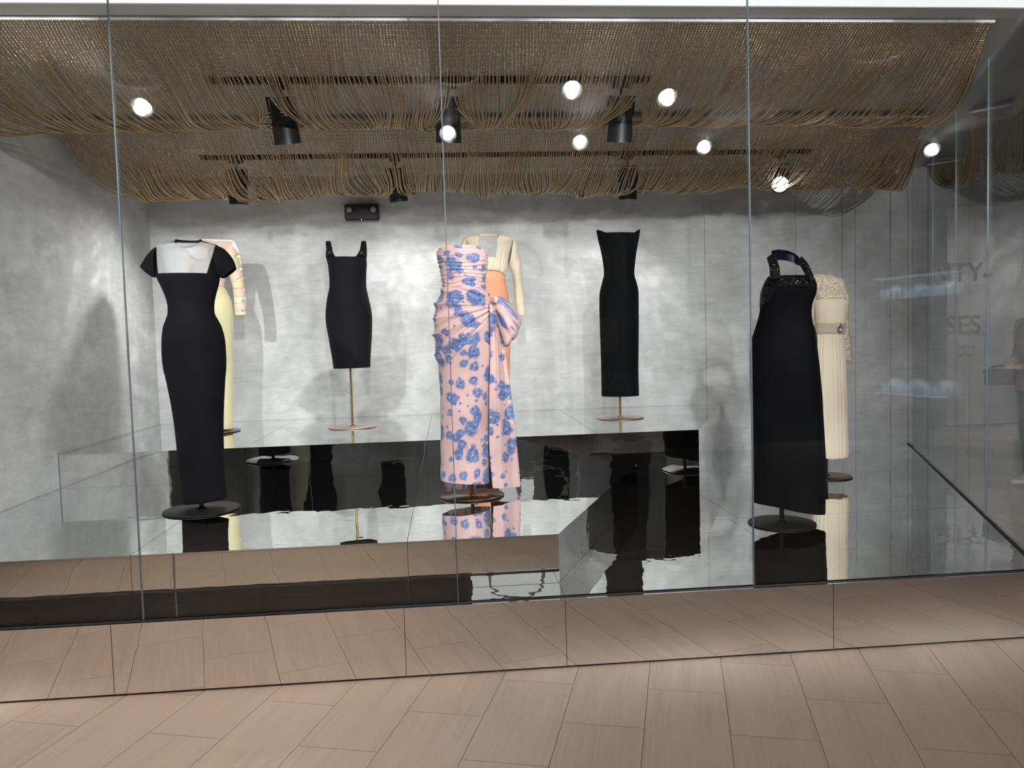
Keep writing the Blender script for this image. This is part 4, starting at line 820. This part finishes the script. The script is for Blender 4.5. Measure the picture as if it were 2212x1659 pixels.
sp = box('switch_plate', (6.06, 6.15, 7.038, 7.05, 1.38, 1.47), pmat('white plastic', (.75, .75, .75), .4), None, bev=.003); tag(sp, 'small square white plate on the dark corridor wall beyond the glass end', 'switch plate')
TR = (PI/2, 0, 0); YC = 7.03
text('NTY-', (7.0, YC-.008, 1.98), TR, .36, LETTER, wc, .012); text('SES', (7.02, YC-.008, 1.27), TR, .36, LETTER, wc, .012)
for i, s_ in enumerate(('before', 'of her')): text(s_, (7.06, YC-.004, 1.06-.11*i), TR, .095, LETTER, wc, shear=.25)

# shelf of bottles on the angled gallery wall
a0 = Vector((5.57, -4.84, 0)); a1 = Vector((5.33, -5.99, 0)); dv = (a1-a0); Ls = dv.length; dv.normalize(); ang = math.atan2(dv.y, dv.x)
e = empty('display_shelf', (a0.x, a0.y, 0), 'lit wall display shelving holding glass bottles on the gallery wall facing the showcase', 'shelf', rz=ang)
# local x runs along the wall, local -y points into the room
BKP = pmat('pale blue back panel', (.30, .36, .38), .6); SHG = pmat('pale shelf', (.60, .66, .68), .3); LED = emat('shelf strip light', (.75, .9, 1), .5)
box('back_panel', (0, Ls, -.02, -.004, .58, 1.98), BKP, e)
zs_ = (1.717, 1.448, 1.164, .883, .596)
for z in zs_: box('shelf', (0, Ls, -.17, -.022, z-.018, z-.002), SHG, e)
box('strip_light', (0, Ls, -.16, -.03, 1.955, 1.975), LED, e); 
for z in (1.96, .862):
    for xx in (.2, .58, .96):
        ld = bpy.data.lights.new('shelf_lamp', 'SPOT'); ld.energy = 7; ld.spot_size = 2.4; ld.spot_blend = .6; ld.shadow_soft_size = .006; ld.color = (.72, .86, 1)
        lo = bpy.data.objects.new('shelf_lamp', ld); link(lo, e); lo.location = (xx, -.16, z-.01)
BOT = pmat('bottle glass', (.62, .72, .85), .08, 0, .9, Transmission_Weight=.5); CAP = pmat('clear stopper', (.8, .88, .98), .05, 0, .9)
def bottle_parts(root):
    v, f = box_vf(-.03, .03, -.018, .018, 0, .085); mesh('bottle_body', v, f, BOT, root, bev=.006)
    lathe('neck', [(.008, .085), (.008, .096)], CAP, root, 10); lathe('stopper', [(0, .118), (.012, .118), (.014, .112), (.014, .098), (0, .096)], CAP, root, 12)
words = {0: 'top shelf', 1: 'second shelf', 2: 'middle shelf', 3: 'fourth shelf', 4: 'bottom shelf'}
nth = ['first', 'second', 'third', 'fourth', 'fifth', 'sixth', 'seventh', 'eighth', 'ninth', 'tenth', 'eleventh']
spots = [(0, x) for x in (.06, .16, .27, .42, .52, .72, .80, .88, .96, 1.03, 1.10)] + [(1, x) for x in (.08, .17)] + [(2, x) for x in (.07, .2)] + [(3, x) for x in (.07, .19, .33)] + [(4, x) for x in (.05, .12, .5, .6, .7, .85, .98, 1.08)]
proto = None
for i, (row, x) in enumerate(spots):
    p = a0 + dv*x; nv = Vector((dv.y, -dv.x, 0)); nv = nv if nv.x < 0 else -nv; p = p + nv*.09
    same = [s for s in spots if s[0] == row]; k = same.index((row, x))
    lab = 'clear bottle on the %s of the shelving, %s from the end nearest the showcase' % (words[row], nth[k])
    b = empty('glass_bottle', (p.x, p.y, zs_[row]), lab, 'bottle', 'bottles on the %s of the display' % words[row], rz=ang)
    if proto is None: bottle_parts(b); proto = b
    else:
        for ch in proto.children: c = ch.copy(); link(c, b)

# visitor beyond the glass end, cut by the frame; holds a black bag
PX, PY = 4.99, 3.05
vis = empty('person', (PX, PY, 0), 'visitor in fluffy beige jacket holding a black bag beyond the right glass', 'person')
SKIN = pmat('skin', (.55, .36, .27), .5); HAIR = pmat('dark hair', (.02, .015, .012), .5, noise=(80, .4)); FLUF = pmat('fluffy beige wool', (.42, .33, .29), .95, noise=(120, .35), bump=(160, .8, .01)); JEAN = pmat('dark trousers', (.03, .035, .05), .85); SHOE = pmat('white shoe', (.7, .68, .64), .6)
def skin_body(verts, edges, radii, mat, parent, name):
    me = bpy.data.meshes.new(name); me.from_pydata(verts, edges, []); me.materials.append(mat); o = bpy.data.objects.new(name, me); link(o, parent)
    o.modifiers.new('skin', 'SKIN').use_smooth_shade = True; sv = me.skin_vertices[0].data
    for i, r in enumerate(radii): sv[i].radius = (r, r)
    sv[0].use_root = True; md = o.modifiers.new('sub', 'SUBSURF'); md.levels = 1; md.render_levels = 2; return o
# facing -x; bag held in front at about (-.30,-.06,1.0)
B = {}; bv = []; br_ = []; be = []
def add(n, p, r, par=None):
    B[n] = len(bv); bv.append(p); br_.append(r)
    if par: be.append((B[par], B[n]))
add('pelvis', (0, 0, .93), .13); add('waist', (0, 0, 1.08), .115, 'pelvis'); add('chest', (-.01, 0, 1.28), .13, 'waist'); add('neck0', (-.01, 0, 1.42), .06, 'chest'); add('neck', (-.02, 0, 1.48), .05, 'neck0'); add('jaw', (-.045, 0, 1.54), .062, 'neck'); add('skull', (-.025, 0, 1.62), .085, 'jaw')
for s_, t in ((-1, 'a'), (1, 'b')):
    add('sh'+t, (-.01, s_*.16, 1.38), .06, 'chest'); add('el'+t, (.0, s_*.21, 1.11), .042, 'sh'+t); add('wr'+t, (-.22, s_*.07, 1.03), .028, 'el'+t); add('pa'+t, (-.29, s_*.045, 1.02), .03, 'wr'+t)
    for q in range(4):
        add('f%d%s' % (q, t), (-.325-.004*q*(q < 2), s_*.03, 1.045-.02*q), .0095, 'pa'+t); add('g%d%s' % (q, t), (-.35+.006*abs(q-1), s_*.008, 1.04-.02*q), .0085, 'f%d%s' % (q, t)); add('h%d%s' % (q, t), (-.342+.006*abs(q-1), -s_*.012, 1.038-.02*q), .0075, 'g%d%s' % (q, t))
    add('th'+t, (-.275, s_*.03, 1.065), .011, 'pa'+t); add('ti'+t, (-.305, s_*.01, 1.08), .009, 'th'+t)
    add('hp'+t, (0, s_*.09, .88), .095, 'pelvis'); add('kn'+t, (-.01, s_*.10, .48), .06, 'hp'+t); add('an'+t, (.02, s_*.10, .09), .042, 'kn'+t); add('to'+t, (-.13, s_*.11, .035), .035, 'an'+t)
skin_body(bv, be, br_, SKIN, vis, 'body')
# head detail
hv = []; 
for i in range(11):
    for j in range(16):
        a = PI*i/10; b = 2*PI*j/16; hv.append((.015+.105*math.sin(a)*math.cos(b)+.02, .1*math.sin(a)*math.sin(b), 1.635+.105*math.cos(a) - (.20 if i > 5 and math.cos(b) > -.2 else 0)*(i-5)/5))
mesh('hair', hv, grid_faces(11, 16), HAIR, vis, True, sub=1)
mesh('nose', [(-.115, 0, 1.60), (-.10, -.014, 1.575), (-.10, .014, 1.575), (-.135, 0, 1.578), (-.095, 0, 1.57)], [(0, 1, 3), (0, 3, 2), (1, 4, 3), (3, 4, 2)], SKIN, vis)
for s_ in (-1, 1):
    lathe('eye', [(0, .008), (.008, .005), (.011, 0)], pmat('eye', (.08, .06, .05), .2), vis, 10, (-.102, s_*.032, 1.61), (0, -PI/2, 0)); lathe('ear', [(0, .012), (.014, .010), (.02, 0)], SKIN, vis, 10, (-.015, s_*.088, 1.60), (-s_*PI/2, 0, 0))
box('mouth', (-.112, -.1, -.022, .022, 1.538, 1.545), pmat('lips', (.4, .16, .14), .5), vis, bev=.002)
def body_loft(name, secs, mat, nn=20):
    V = []; 
    for (x, y, z, a, b) in secs:
        for k in range(nn): c = 2*PI*k/nn; V.append((x+a*math.cos(c), y+b*math.sin(c), z))
    return mesh(name, V, grid_faces(len(secs), nn), mat, vis, True, solid=.01, sub=1)
body_loft('jacket', [(-.02, 0, 1.46, .075, .085), (-.01, 0, 1.41, .12, .19), (0, 0, 1.34, .155, .215), (0, 0, 1.2, .165, .20), (0, 0, 1.05, .165, .19), (0, 0, .90, .175, .20), (0, 0, .82, .178, .205)], FLUF)
for s_ in (-1, 1):
    tube('jacket_sleeve', [(-.01, s_*.15, 1.40), (0, s_*.2, 1.3), (.01, s_*.225, 1.13), (-.06, s_*.18, 1.07), (-.16, s_*.11, 1.045), (-.21, s_*.08, 1.035)], [.08, .085, .08, .078, .07, .062], FLUF, vis, 14)
    tube('trouser_leg', [(0, s_*.085, .90), (0, s_*.09, .75), (-.01, s_*.1, .48), (.015, s_*.1, .2), (.02, s_*.1, .08)], [.118, .11, .082, .074, .078], JEAN, vis, 16)
    sv = [(.07, -.04, 0), (.07, .04, 0), (-.1, .048, 0), (-.19, .03, 0), (-.2, -.02, 0), (-.1, -.045, 0)]; n = 6
    V = [(x, s_*.105+y, .0) for x, y, z in sv] + [(x, s_*.105+y, .03) for x, y, z in sv] + [(.02+(x-.02)*.75, s_*.105+y*.8, .075 if x > -.09 else .055) for x, y, z in sv]
    o = mesh('shoe', V, [tuple(range(n))[::-1], tuple(range(2*n, 3*n))] + [(i, (i+1)%n, n+(i+1)%n, n+i) for i in range(n)] + [(n+i, n+(i+1)%n, 2*n+(i+1)%n, 2*n+i) for i in range(n)], SHOE, vis, True, sub=1)
bg = empty('handbag', (PX-.36, PY-.02, .88), 'black handbag with silver clasp held by the visitor beyond the glass', 'bag')
box('bag_body', (-.13, .10, -.05, .05, 0, .11), BLK, bg, bev=.012); box('flap', (-.135, .105, -.058, .055, .085, .135), BLK, bg, bev=.012); box('clasp', (.0, .045, -.064, -.057, .035, .075), pmat('silver clasp', (.7, .72, .75), .2, 1), bg, bev=.003); box('clasp', (.065, .075, -.064, -.057, .03, .08), pmat('silver clasp bar', (.7, .72, .75), .2, 1), bg)
tube('handle', [(-.1, 0, .13), (-.08, 0, .155), (0, 0, .165), (.06, 0, .155), (.075, 0, .13)], .008, BLK, bg, 8)
